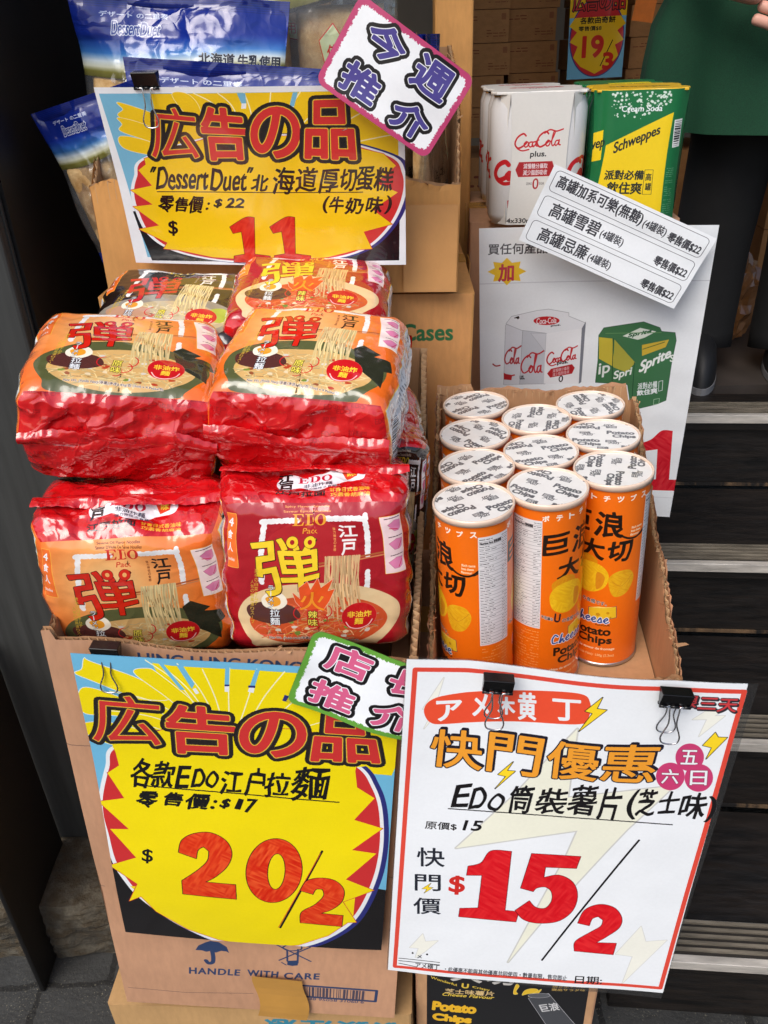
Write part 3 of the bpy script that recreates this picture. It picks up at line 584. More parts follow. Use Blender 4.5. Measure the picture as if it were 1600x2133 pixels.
def art_pack(kind):
    p = PACK[kind]; rnd = random.Random(7)
    c = Cv(840, 760, p['body'], [(105, 440), (1225, 440), (1240, 1330), (200, 1330)])
    c.sx = 1
    if kind == 'orange':      # lighter centre of the printed ground
        yy, xx = np.mgrid[0:760, 0:840]; k = np.clip(1.15 - np.hypot((xx-330)/420., (yy-250)/420.), 0, 1)[..., None]**1.2
        c.A[..., :3] = c.A[..., :3]*(1-k) + np.array(p['hi'])/255.*k; c.under = (244, 178, 104)
    else: c.under = p['body']; c.ell(650, 800, 300, 260, p['hi'], al=.35)
    # torn brush frame
    for P in (((355, 555), (560, 545)), ((375, 550), (372, 780)), ((740, 540), (985, 545)), ((980, 530), (985, 760)), ((380, 830), (378, 905)), ((985, 850), (985, 960))):
        c.line(P, 22, (240, 238, 236), rough=3.5)
    # bowl with noodles
    cx, cy = 710, 1140
    c.poly([(245, 1090), (300, 1000), (430, 935), (600, 905), (800, 905), (1000, 950), (1130, 1010), (1180, 1080), (1165, 1180), (1080, 1280), (980, 1330), (400, 1330), (300, 1250), (255, 1170)], p['bowl'], smooth=True)
    c.ell(cx, 1165, 285, 118, p['soup']) if False else c.poly([(cx+400*math.cos(a*.1), 1145+165*math.sin(a*.1)) for a in range(63)], p['soup'])
    if kind == 'black': c.poly([(cx+400*math.cos(a*.1), 1145+165*math.sin(a*.1)) for a in range(63)], (176, 160, 128), al=.5)
    for i in range(230):
        a = rnd.uniform(0, 6.28); r = rnd.random()**.5; x, y = cx+370*r*math.cos(a), 1160+140*r*math.sin(a); d = rnd.uniform(0, 3.14); l = rnd.uniform(20, 48)
        f_ = rnd.uniform(.72, 1.05); col = [int(min(v*f_, 255)) for v in p['nood']]
        if kind == 'spicy' and rnd.random() < .6: col = [rnd.randint(196, 236), rnd.randint(96, 150), rnd.randint(58, 92)]
        c.line([(x-l*math.cos(d), y-l*.5*math.sin(d)), (x, y+rnd.uniform(-9, 9)), (x+l*math.cos(d), y+l*.5*math.sin(d))], 4.5, col, smooth=True)
    for i in range(26):
        a = rnd.uniform(0, 6.28); r = rnd.random()**.5; x, y = cx+340*r*math.cos(a), 1150+120*r*math.sin(a)
        c.poly([(x+rnd.uniform(10, 22)*math.cos(b), y+rnd.uniform(6, 14)*math.sin(b)) for b in np.arange(0, 6.2, .9)], rnd.choice([(214, 206, 190), (188, 70, 40), (120, 140, 60), (232, 210, 170), (150, 84, 50)]), smooth=True)
    c.poly([(300, 1050), (420, 1020), (560, 1050), (600, 1120), (480, 1160), (330, 1130)], (88, 48, 44) if kind != 'black' else (196, 150, 120), smooth=True)
    c.poly([(380, 1000), (430, 960), (500, 975), (525, 1030), (470, 1070), (395, 1050)], (246, 236, 214), smooth=True); c.poly([(400, 1005), (440, 985), (480, 1000), (485, 1035), (440, 1050)], (236, 158, 44), smooth=True)
    if kind == 'orange': c.poly([(960, 930), (1010, 890), (1120, 950), (1085, 975), (1180, 990), (1215, 1060), (1160, 1080), (1180, 1200), (1000, 1080)], (44, 46, 34)); 
    if kind == 'black': c.poly([(985, 1040), (1060, 1000), (1120, 1060), (1080, 1150), (1010, 1130)], (176, 186, 70), smooth=True)
    # chopsticks and lifted noodles
    c.line([(700, 790), (1080, 742)], 9, (176, 92, 50)); c.line([(700, 806), (1080, 756)], 7, (206, 128, 78))
    for i in range(34):
        x = 740 + i*6; y1 = 1040 + rnd.uniform(-60, 90); f_ = rnd.uniform(.78, 1.04); col = [int(min(v*f_, 255)) for v in p['nood']]
        c.line([(x+rnd.uniform(-4, 4), 752), (x+rnd.uniform(-9, 9), 830), (x+rnd.uniform(-10, 10), 930), (x+rnd.uniform(-16, 16)+20, y1)], 7, col, smooth=True)
    for i in range(14):
        x = 760+i*13; y = rnd.uniform(800, 960); c.line([(x, y), (x+5, y+40)], 2.5, (150, 108, 60))
    # lettering
    for i, t in enumerate(p['fl']): c.text(t, (495-10*i, 462+28*i, 765+12*i, 480+28*i), p['ft'], bold=.6)
    for ch, x0, x1 in (('E', 536, 600), ('D', 608, 684), ('O', 690, 756)): serif(c, ch, x0, 514, x1, 576, p['edo'])
    c.text('Pack', (602, 590, 698, 620), p['edo'], bold=.4)
    c.text('弾', ((296, 655), (700, 640), (712, 925), (400, 985)), p['ink'], [(13, (60, 20, 14) if kind != 'spicy' else (90, 60, 16)), (9, (60, 20, 14), (3, 3))], bold=7, jit=.018)
    for x in (548, 650): c.poly([(x+34*math.cos(a*.3), 668+34*math.sin(a*.3)) for a in range(21)], p['ink'], ol=(60, 20, 14), ow=3); c.poly([(x+13*math.cos(a*.3), 668+14*math.sin(a*.3)) for a in range(21)], c.under)
    c.text('江', (822, 580, 925, 645), p['jo'], bold=4); c.text('戸', (836, 660, 915, 745), p['jo'], bold=4)
    for i, t in enumerate('強力弾性の食感'): c.text(t, (788, 590+19*i, 803, 606+19*i), p['ft'], bold=.4)
    for i, t in enumerate('激辛の白菜キムチ'): c.text(t, (338, 822+28*i, 358, 846+28*i), (216, 180, 60), bold=.5)
    for i, t in enumerate('人気の韓風濃りスープ'): c.line([(326, 1110), (326, 1126)], 2, (206, 170, 60)) if t == 'ー' else c.text(t, (316, 892+27*i, 336, 914+27*i), (206, 170, 60), bold=.5)
    for i, t in enumerate('ラーメン'): c.line([(431, 958), (431, 986)], 4, WHT) if t == 'ー' else c.text(t, (416, 922+36*i, 446, 952+36*i), WHT, [(4, (30, 24, 24))], bold=1.2)
    for i, t in enumerate('拉麵'): c.text(t, (428, 1068+52*i, 482, 1114+52*i), WHT, [(6, (30, 24, 24))], bold=1.6)
    if kind == 'spicy':
        F = [(555, 960), (600, 1000), (590, 930), (640, 890), (660, 940), (700, 870), (720, 930), (790, 880), (760, 950), (800, 940), (770, 1010), (740, 1060), (690, 1080), (610, 1060), (575, 1020)]
        c.poly(F, (232, 84, 34), ol=(240, 200, 170), ow=4); c.text('火', (598, 955, 745, 1070), (244, 150, 40), [(5, (190, 40, 24))], bold=3)
        tx = '辣味'
    else: tx = '原味'
    for i, (x, y) in enumerate(((605, 1090), (745, 1075), (670, 1160), (720, 1130))): c.arc(x, y, 42, 40, 90 if i == 0 else -60, 270 if i == 0 else 100, 5, (206, 34, 40))
    c.poly([(638, 1070), (705, 1060), (710, 1180), (645, 1190)], (206, 50, 40) if kind == 'spicy' else p['soup'])
    for i, t in enumerate(tx): c.text(t, (648, 1075+54*i, 702, 1122+54*i), (246, 226, 90), [(6, (40, 30, 20))], bold=1.6)
    c.poly([(945+100*math.cos(a*.15), 1115+82*math.sin(a*.15)) for a in range(42)], (200, 26, 32), ol=(236, 120, 110), ow=2)
    c.text('非油炸', (878, 1085, 1015, 1122), (250, 214, 60), bold=2); c.text('麵', (922, 1128, 970, 1166), (250, 214, 60), bold=2)
    c.line(crv([(872, 1150), (900, 1182), (950, 1192), (1000, 1176), (1022, 1140)], 8, False), 5, (244, 200, 196))
    c.squig([(395, 1212), (545, 1216), (545, 1230), (395, 1226)], 1, (70, 40, 30), 3, 4, 12)
    c.text('Net Wt. (Poids Net)/淨重(净含量): 85g/克 (3oz) x 4 Packs/包', ((410, 1236), (960, 1262), (960, 1282), (410, 1258)), (60, 40, 36), [(3, (236, 226, 214))], bold=.3)
    # side badges
    c.poly([(122, 508), (205, 514), (246, 822), (158, 826)], (236, 112, 44), ol=(250, 196, 70), ow=4)
    for i, t in enumerate('4食人'): c.text(t, (142+10*i, 540+72*i, 192+8*i, 590+72*i), WHT, bold=2)
    c.text('packs', (158, 770, 220, 796), WHT, bold=.5)
    c.poly([(1062, 545), (1212, 535), (1220, 865), (1090, 872)], p['gauge'], ol=(246, 190, 60) if kind != 'black' else (206, 40, 40), ow=4)
    for i in range(3):
        y = 612 + 108*i; c.poly([(1105, y-20), (1150, y-46), (1200, y-44), (1192, y), (1170, y+14), (1140, y+16)], (224, 130, 170), ol=(120, 50, 70), ow=1.6); c.line([(1165, y+8), (1190 if i else 1112, y-30 if i else y)], 3.5, (196, 30, 60)); c.squig([(1090, y-62), (1200, y-72), (1200, y-58), (1090, y-48)], 1, (60, 40, 44), 3.5, i, 7)
    return c.img('noodle_pack_front_print')
def art_pack_end(logo):
    c = Cv(840, 560, (200, 14, 20)); rnd = random.Random(5)
    for i in range(46): # faint tone-on-tone lettering
        x, y = rnd.uniform(0, 780), rnd.uniform(0, 530); c.text(rnd.choice(['EDO', '江戸', 'EDO', '拉麵']), (x, y, x+62, y+26), (158, 12, 20), bold=1, al=.75)
    c.A[:14, :, :3] = c.A[:14, :, :3]*.9
    if logo:   # v axis: bottom of the drawing = front edge
        c.poly([(250, 380), (300, 330), (380, 345), (470, 330), (560, 320), (640, 350), (640, 410), (560, 420), (520, 440), (430, 470), (360, 430), (270, 440)], (236, 232, 236), smooth=True)
        c.text('江', (255, 330, 320, 385), BLK, bold=6); c.text('戸', (262, 390, 320, 450), BLK, bold=6); c.under = (236, 232, 236); c.sx = 1
        for ch, x0, x1 in (('E', 346, 392), ('D', 398, 446), ('O', 452, 500)): serif(c, ch, x0, 345, x1, 395, (196, 30, 60))
        c.text('非油炸麵', (372, 402, 500, 432), (40, 40, 60), bold=1); c.text('強力弾性之食感', (372, 438, 520, 456), (40, 40, 60), bold=.5)
        c.poly([(545, 350), (585, 325), (620, 345), (612, 392), (568, 404)], (222, 70, 40)); c.text('味', (570, 348, 606, 386), (250, 220, 70), bold=2)
        c.text('江戸拉面', (250, 470, 470, 508), (38, 26, 26), bold=3); c.text('甘香日式香油味', (490, 468, 668, 492), (238, 186, 50), bold=1.2); c.text('巧選香胡麻油', (494, 498, 668, 520), (238, 186, 50), bold=1.2)
    return c.img('noodle_pack_end_print')
def art_pack_side(kind):
    p = PACK[kind]; c = Cv(560, 760, p['body'])
    c.poly([(70, 40), (500, 30), (520, 720), (60, 730)], (226, 226, 228), ol=(246, 190, 60), ow=14)
    for i, t in enumerate('江戸'): c.text(t, (90, 70+52*i, 140, 116+52*i), BLK, bold=3)
    c.squig([(160, 70), (480, 64), (490, 470), (160, 480)], 26, (120, 122, 128), 5, 3, 7); c.squig([(90, 190), (140, 190), (140, 480), (90, 480)], 16, (140, 142, 146), 4, 4, 2)
    c.poly([(90, 500), (220, 498), (222, 560), (90, 562)], (60, 120, 150)); c.text('EDO', (104, 512, 208, 548), WHT, bold=3)
    c.poly([(250, 500), (490, 494), (496, 690), (250, 700)], (240, 240, 242)); c.bars([(262, 510), (480, 505), (484, 660), (262, 666)], (30, 30, 34)); c.text('4895058 312818', (268, 670, 480, 690), (30, 30, 34), bold=.5)
    return c.img('noodle_pack_side_print')
def art_lid():
    c = Cv(620, 620, (226, 224, 220)); G = (84, 84, 88)
    def blk(x, y, rot, k=1.):
        a = R(rot); f = lambda P: [(x+(u*math.cos(a)-v*math.sin(a))*k, y+(u*math.sin(a)+v*math.cos(a))*k) for u, v in P]
        c.text('Potato', f([(-112, -64), (112, -64), (112, -6), (-112, -6)]), G, bold=9); c.text('Chips', f([(-64, 8), (122, 8), (122, 76), (-64, 76)]), G, bold=9)
    def kj(x, y, rot):
        a = R(rot); f = lambda P: [(x+u*math.cos(a)-v*math.sin(a), y+u*math.sin(a)+v*math.cos(a)) for u, v in P]
        for t, u, v in (('巨', -38, -24), ('浪', 6, -26), ('大', -18, 14), ('切', 22, 14)): c.text(t, f([(u-24, v-22), (u+24, v-22), (u+24, v+20), (u-24, v+20)]), G, bold=4)
        c.line(f([(26, 2), (44, 6), (66, -8)]), 4, G, smooth=True)
    for i, (x, y) in enumerate(((165, 135), (455, 290), (170, 455), (585, 560), (560, 40))): blk(x, y, 0 if (i % 3) else 180)
    for x, y in ((360, 120), (175, 300), (395, 450), (330, 585)): kj(x, y, 0 if (x+y) % 2 else 180)
    return c.img('tube_seal_print')
def art_tube():
    c = Cv(1652, 1505, (240, 112, 14), [(0, 0), (236, 0), (236, 215), (0, 215)]); rnd = random.Random(9)
    ORG = (250, 196, 130)
    for o in (0., 118., 236.):
        X = lambda *P: [(x+o, y) for x, y in P]
        for i, t in enumerate('ポテトチップス'): c.text(t, (o-45+13*i, 6, o-39+13*i, 12), (250, 240, 226), bold=4)
        for t, q in (('巨', ((-43, 28), (-17, 26), (-19, 48), (-44, 50))), ('浪', ((-11, 23), (15, 24), (15, 53), (-14, 52))), ('大', ((-27, 58), (-3, 57), (-2, 80), (-29, 79))), ('切', ((2, 58), (27, 57), (24, 81), (1, 80)))):
            c.text(t, X(*q), (28, 20, 14), bold=12, jit=.02)
        c.line(X((12, 50), (22, 55), (32, 55), (42, 48)), 16, (28, 20, 14), smooth=True); c.line(X((26, 55), (37, 54), (45, 46)), 7, (28, 20, 14), smooth=True)
        for i, t in enumerate(('Rich taste', 'from cheese', 'flavour')): c.text(t, (o+24-i*.5, 42+4*i, o+37-i*1.5, 44.6+4*i), (252, 226, 190), bold=1.4) if o == 0 else c.text(('チーズの味わい', '濃厚チーズ', '')[i] or '味', (o+22, 42+4*i, o+36, 44.6+4*i), (252, 226, 190), bold=1)
        for P, col in ((((-34, 84), (-20, 76), (-8, 82), (-14, 94), (-30, 96)), (222, 148, 20)), (((-36, 98), (-26, 86), (-6, 86), (4, 98), (0, 114), (-16, 122), (-32, 116)), (236, 186, 28)), (((4, 104), (12, 94), (26, 94), (32, 106), (24, 122), (10, 124)), (226, 168, 26))):
            c.poly(X(*P), col, smooth=True, tex=.05)
        c.poly(X((-8, 96), (0, 100), (-2, 112), (-8, 116)), (206, 118, 26), smooth=True, al=.7); c.line(X((8, 106), (18, 112), (30, 100)), 3, (196, 120, 30), smooth=True)
        c.text('不思議な', ((o-44, 122), (o-32, 126), (o-32, 130), (o-44, 126)), (40, 26, 16), [(4, WHT)], bold=1); c.text('U', X((-30, 121), (-24, 123), (-25, 133), (-31, 131)), (40, 26, 40), [(6, WHT)], bold=6); c.text('の食感です。', X((-22, 129), (4, 132), (4, 137), (-22, 134)), (40, 26, 16), [(4, WHT)], bold=1)
        c.poly(X((-14, 142), (14, 138), (15, 152), (-14, 158)), (238, 196, 40), ol=(60, 46, 90), ow=8); c.poly(X((-14, 142), (-4, 138.5), (14, 138)), (248, 220, 110))
        for x, y, r in ((-4, 149, 2.4), (6, 146, 1.8), (9, 152, 1.3)): c.poly([(o+x+r*math.cos(a), y+r*math.sin(a)) for a in range(7)], (206, 150, 24))
        CH = {'C': [(6, 2), (3, 0), (0, 5), (1, 10), (6, 9)], 'h': [(0, 10), (3, 0), (1, 10), (4, 6), (5, 10), (7, 9)], 'e': [(0, 8), (4, 6), (3, 4), (0, 7), (2, 10), (5, 9)], 's': [(0, 9), (3, 4), (4, 9), (1, 10), (5, 9)]}
        x = -32
        for ch in 'Cheese': P = crv([(o+x+u*.95, 149+v*1.05) for u, v in CH[ch]], 6, False); c.line(P, 22, (232, 240, 250)); c.line(P, 11, (44, 76, 150)); x += 7.6 if ch in 'Ch' else 6.4
        c.text('FLAVOUR', (o-6, 161.5, o+9, 163.6), (60, 34, 14), bold=1)
        c.text('Potato', (o-30, 166, o+10, 176), (36, 22, 14), bold=8); c.text('Chips', (o-25, 178, o+12, 190), (36, 22, 14), bold=8)
        c.text('chips de saveur de fromage', (o-34, 193, o+16, 197), (252, 226, 196), bold=2); c.text('Net (Poids Net): 150g (5.3oz)', (o-34, 202, o+16, 206), (252, 206, 150), bold=1)
    for o in (40., 158.):
        c.poly([(o, 12), (o+33, 12), (o+33, 140), (o, 140)], (226, 224, 224))
        y = 14.
        i = 0
        while y < 136:
            big = i % 7 == 0; l = rnd.uniform(8, 18)
            c.squig([(o+1.5, y), (o+1.5+l, y), (o+1.5+l, y+2), (o+1.5, y+2)], 1, (40, 38, 42), 5 if big else 4, i, 3, fill=.95); c.squig([(o+25, y), (o+32, y), (o+32, y+2), (o+25, y+2)], 1, (60, 58, 62), 4, i+90, 2, fill=.7)
            c.line([(o+1, y+3.1), (o+32.5, y+3.1)], 1.8, (90, 88, 92)); y += 3.9; i += 1
        c.text('Nutrition Facts 營養標籤', (o+2, 17.3, o+24, 20.5), (34, 32, 36), bold=1.5)
        c.squig([(o+2, 143), (o+32, 143), (o+32, 205), (o+2, 205)], 17, ORG, 4, 5, 9, al=.8)
    return c.img('tube_label_print')
def art_coke():
    k = K(800, 0, 2); X = lambda *p: k(p)
    c = Cv(420, 840, (222, 220, 214), k([(500, 420), (765, 420), (752, 955), (488, 950)]))
    script(c, X((512, 572), (740, 562), (732, 640), (508, 642)), 'Coca-Cola', (196, 30, 40), 7.5); c.line(X((612, 606), (622, 604)), 7, (196, 30, 40)); c.text('plus.', X((584, 648), (660, 648), (658, 676), (582, 676)), BLK, bold=2.5)
    c.poly(X((530, 690), (690, 690), (702, 720), (690, 750), (528, 750), (514, 720)), (172, 36, 42), ol=(220, 180, 176), ow=3); c.text('減慢糖分攝取', X((552, 696), (668, 698), (668, 718), (552, 717)), WHT, bold=.8); c.text('減少脂肪吸收', X((552, 722), (668, 723), (666, 744), (550, 744)), WHT, bold=.8)
    c.text('0', X((600, 758), (628, 758), (626, 802), (598, 802)), (176, 40, 46), bold=1.5); c.text('ZERO', X((568, 774), (596, 774), (596, 784), (568, 784)), (70, 60, 62)); c.text('SUGAR', X((630, 774), (654, 775), (654, 785), (630, 784)), (70, 60, 62))
    c.text('4x330mL', X((490, 922), (620, 926), (620, 944), (490, 942)), BLK, bold=2)
    return c.img('cola_panel_print')
def art_cokecan():
    c = Cv(600, 500, (214, 214, 214))
    for x in (20, 320):
        script(c, [(x, 230), (x+270, 230), (x+270, 320), (x, 320)], 'Coca-Cola', (196, 34, 42), 12); c.text('plus.', (x+100, 330, x+180, 360), BLK, bold=3); c.poly([(x+60, 390), (x+90, 380), (x+110, 400), (x+85, 430), (x+62, 420)], (190, 34, 40)); c.text('330mL', (x+60, 460, x+140, 480), BLK, bold=1)
    return c.img('cola_can_print')
def art_coketop():
    c = Cv(400, 400, (222, 220, 214)); c.ell(200, 150, 110, 46, (178, 34, 40)); script(c, [(120, 126), (280, 126), (280, 172), (120, 172)], 'Coca-Cola', WHT, 5); c.text('plus', (165, 205, 240, 235), BLK, bold=2); return c.img('cola_top_print')
def art_schw(top=False):
    k = K(800, 0, 2); X = lambda *p: k(p); rnd = random.Random(4); G = (24, 110, 62)
    c = Cv(520, 860, G, k([(835, 410), (1235, 410), (1175, 900), (855, 905)]))
    for i in range(150):
        x = rnd.uniform(905, 1150); y = 420 + abs(rnd.gauss(0, 60)); r = rnd.uniform(1, 4.2)
        if y < 420 + 160*(1-(x-905)/300) + 20: c.ell(*k([(x, y)])[0], r*.7, r*.7, (226, 236, 226), al=.9, ol=None)
    c.text('Cream Soda', X((950, 478), (1118, 478), (1116, 502), (950, 502)), WHT, bold=1.6)
    c.poly(X((895, 635), (1165, 508), (1120, 930), (870, 930)), (240, 206, 30))
    c.text('Schweppes', X((930, 625), (1115, 555), (1112, 605), (928, 680)), (30, 40, 44), bold=3.5)
    for t, q in (('派對必備', (905, 728, 1060, 762)), ('飲住爽', (920, 770, 1055, 812))): c.text(t, X((q[0], q[1]), (q[2], q[1]+2), (q[2]-3, q[3]), (q[0]-3, q[3])), (30, 40, 44), bold=4)
    c.poly(X((1064, 728), (1095, 728), (1090, 812), (1058, 812)), (240, 206, 30), ol=(30, 40, 44), ow=5)
    for i, t in enumerate('高罐'): c.text(t, X((1068, 740+34*i), (1090, 740+34*i), (1088, 766+34*i), (1066, 766+34*i)), (30, 40, 44), bold=1.5)
    c.poly(X((1172, 540), (1208, 536), (1200, 645), (1168, 648)), (232, 234, 230)); q = X((1206, 545), (1196, 640), (1172, 642), (1176, 545)); c.bars(q, (26, 30, 30), n=22)
    c.squig(X((1150, 720), (1180, 720), (1165, 880), (1130, 880)), 22, (150, 200, 160), 2, 3, 3); c.poly(X((820, 600), (880, 575), (880, 690), (820, 710)), (240, 206, 30)); c.text('hwep', X((812, 625), (890, 600), (886, 650), (812, 680)), (30, 40, 44), bold=3)
    return c.img('cream_soda_panel_print')
def art_schw_top(main):
    c = Cv(400, 400, (222, 178, 40) if main else (24, 110, 62))
    if main: c.text('Schweppes', (90, 200, 320, 280), (60, 50, 30), bold=4)
    else:
        c.poly([(140, 300), (330, 270), (330, 400), (140, 400)], (230, 210, 40)); c.text('LESS SUGAR', (150, 350, 320, 380), (30, 50, 40), bold=2)
    return c.img('soda_top_print')
def art_lime():
    c = Cv(420, 840, (28, 112, 60)); c.poly([(120, 0), (360, 0), (330, 120), (110, 120)], (236, 214, 40)); c.text('LEMON-LIME FLAVOURED SODA', (130, 12, 350, 38), (24, 70, 44), bold=.8); c.text('LESS SUGAR*', (130, 52, 290, 92), (24, 70, 44), bold=3); c.poly([(0, 400), (420, 250), (420, 840), (0, 840)], (236, 214, 40)); return c.img('lime_soda_panel_print')
def art_cake():
    c = Cv(900, 900, (40, 62, 140), a=0.)
    yy, xx = np.mgrid[0:900, 0:900]; v = yy/900.; edge = .34 + .035*np.sin(xx/900*4.2+.6)
    t = np.clip(v/edge, 0, 1)[..., None]; st = [(0, (18, 36, 122)), (.5, (20, 44, 138)), (.70, (60, 118, 188)), (.8, (206, 220, 226)), (.87, (212, 214, 190)), (.93, (120, 116, 56)), (1, (96, 92, 48))]
    C = np.zeros((900, 900, 3))
    for j in range(3): C[..., j] = np.interp(t[..., 0], [s[0] for s in st], [s[1][j]/255. for s in st])
    c.A[..., :3] = C; c.A[..., 3] = ((v < edge) | (v > .93)); c.A[v > .93, :3] = np.array((28, 50, 140))/255.
    for i in range(6): c.A[int(6+9*i):int(9+9*i), :, :3] *= .82
    c.text('デザート の二重奏', (120, 70, 400, 92), (214, 222, 240), bold=1)
    for dx, t in ((0, 'Dessert'), (190, 'Duet')): c.text(t, ((170+dx*.62, 108), (285+dx*.62-(30 if dx else 0), 106), (272+dx*.62-(30 if dx else 0), 160), (160+dx*.62, 162)), (28, 56, 140), [(8, (226, 230, 240))], bold=2)
    c.text('北海道', (540, 222, 690, 268), (24, 24, 34), [(5, (224, 226, 222))], bold=3); c.text('牛乳使用', (705, 222, 880, 268), (24, 24, 34), [(5, (224, 226, 222))], bold=3)
    c.text('甜品', (250, 500, 330, 535), BLK, bold=2); c.text('二重奏', (400, 500, 520, 535), BLK, bold=2)
    c.text('厚切', (290, 570, 470, 660), BLK, [(9, WHT)], bold=5); c.text('蛋糕', (480, 570, 660, 660), BLK, [(9, WHT)], bold=5)
    c.poly([(560, 400), (620, 360), (660, 400), (720, 420), (690, 470), (630, 460), (590, 490)], (196, 204, 160), ol=(196, 40, 40), ow=6); c.text('使用', (590, 410, 680, 450), (196, 40, 40), bold=1)
    return c.img('cake_bag_print')
def art_noodle_box():
    k = K(200, 1850, 2.2857); X = lambda *p: k(p)
    B = (44, 62, 98)
    c = Cv(1000, 1760, B, [(75, 1326), (858, 1374), (862, 2146), (300, 2090)], a=0.)
    c.text('HING LUNG KONG', [(270, 1352), (612, 1378), (610, 1400), (275, 1374)], B, bold=3)
    for q in ([(128, 1540), (150, 1546), (190, 1549)], [(205, 1838), (236, 1846)], [(835, 1560), (858, 1556)], [(828, 1840), (858, 1846)], [(300, 2060), (420, 2075), (560, 2082)]): c.line(q, 3, (92, 66, 46), al=.7, rough=1)
    c.poly(X((532, 310), (545, 288), (575, 275), (600, 268), (640, 275), (680, 300), (694, 330), (680, 322), (655, 318), (630, 326), (610, 316), (585, 320), (560, 312)), B); c.line(X((612, 315), (620, 350), (618, 372), (600, 376), (586, 362)), 16, B, smooth=True)
    c.line(X((920, 300), (1088, 385)), 6, B); c.line(X((1080, 316), (935, 374)), 6, B)
    c.line(X(*crv([(950, 310), (985, 295), (1030, 302), (1036, 325), (985, 330), (952, 318), (950, 310)], 6, False)), 6, B); c.line(X((970, 325), (975, 380)), 7, B); c.line(X((1022, 325), (1025, 390)), 7, B); c.poly(X((975, 378), (1028, 378), (1026, 402), (1000, 404), (975, 398)), B); c.line(X((948, 385), (970, 398)), 5, B)
    for i, t in enumerate(('HANDLE', 'WITH', 'CARE')):
        x = (510, 788, 965)[i]; x2 = (752, 935, 1135)[i]; y = (393, 414, 436)[i]; y2 = (413, 430, 446)[i]
        c.text(t, X((x, y), (x2, y2), (x2-2, y2+28), (x+2, y+29)), B, bold=3.2, sp=1.15)
    q = X((1005, 495), (1418, 540), (1415, 592), (1005, 548)); c.line(q+q[:1], 11, B)
    c.bars(X((1052, 505), (1364, 540), (1362, 588), (1056, 552)), (72, 66, 82), n=40); c.text('1 48 95058 31060 6', X((1070, 560), (1360, 588), (1358, 600), (1068, 570)), B, bold=.8)
    c.text('1', [(800, 1840), (808, 1841), (808, 1880), (800, 1879)], B, bold=4)
    return c.img('noodle_carton_print')
def art_lower_box():
    c = Cv(1000, 600, (60, 130, 150), a=0.); B = (52, 128, 150)
    for i, t in enumerate('意注扱取'): 
        g = (520+120*i, 60, 620+120*i, 150); c.text(t, [(g[2], g[3]), (g[0], g[3]), (g[0], g[1]), (g[2], g[1])], B, bold=7)
    c.line([(60, 330), (950, 330)], 10, B)
    return c.img('lower_carton_print')
def art_black_box():
    k = K(850, 1950, 2.1333); X = lambda *p: k(p)
    c = Cv(1000, 1100, (190, 150, 108), [(878, 1984), (1284, 2006), (1268, 2384), (895, 2364)], a=0.)
    Y = (222, 190, 70)
    c.poly([(905, 2030), (1262, 2058), (1250, 2400), (915, 2385)], (30, 30, 32), a=1) if False else c.poly([(905, 2002), (1262, 2026), (1250, 2370), (915, 2350)], (30, 30, 32))
    c.text('大切', X((240, 150), (540, 175), (525, 265), (235, 240)), (196, 192, 186), bold=9)
    c.text('Wonderful', X((140, 215), (262, 262), (262, 275), (138, 230)), Y, bold=1.4); c.text('U', X((288, 258), (318, 262), (316, 288), (286, 284)), Y, bold=5); c.text('Crispy', X((336, 272), (418, 290), (418, 306), (336, 286)), Y, bold=1.4)
    c.text('芝士味薯片', X((210, 292), (440, 306), (438, 334), (208, 320)), (216, 186, 130), bold=2); c.text('Cheese Flavour', X((202, 318), (445, 334), (435, 352), (195, 336)), Y, bold=1.8)
    c.text('焼きポテトの', X((706, 264), (858, 268), (858, 284), (706, 280)), (206, 170, 90), bold=1); c.text('突出サラダ味', X((704, 284), (858, 290), (858, 304), (704, 299)), (206, 170, 90), bold=1)
    for P in (((530, 290), (540, 258), (552, 270), (540, 300), (548, 318), (530, 318)), ((570, 325), (580, 298), (610, 285), (640, 292), (625, 310), (590, 318)), ((600, 330), (640, 300), (656, 290), (640, 318), (612, 334))): c.poly(X(*P), (226, 186, 50), ol=(250, 230, 140), ow=3, smooth=True)
    c.poly(X((600, 345), (690, 315), (830, 520), (720, 560)), (70, 72, 76), ol=(200, 200, 204), ow=4); c.poly([(x, y) for x, y in X(*[(648+50*math.cos(a*.2), 328+14*math.sin(a*.2)) for a in range(32)])], (90, 92, 96), ol=(206, 206, 210), ow=3); c.text('巨浪', X((650, 385), (735, 372), (750, 420), (670, 432)), (206, 206, 206), bold=3)
    c.text('Potato', X((158, 378), (360, 392), (355, 445), (155, 430)), (230, 178, 40), bold=12); c.text('Chips', X((160, 455), (340, 468), (335, 520), (158, 508)), (230, 178, 40), bold=12)
    return c.img('chip_carton_print')
def art_cases():
    c = Cv(900, 600, (60, 100, 60), a=0.); c.text('sCases', (706, 62, 850, 96), (44, 104, 62), bold=3); return c.img('cases_carton_print')
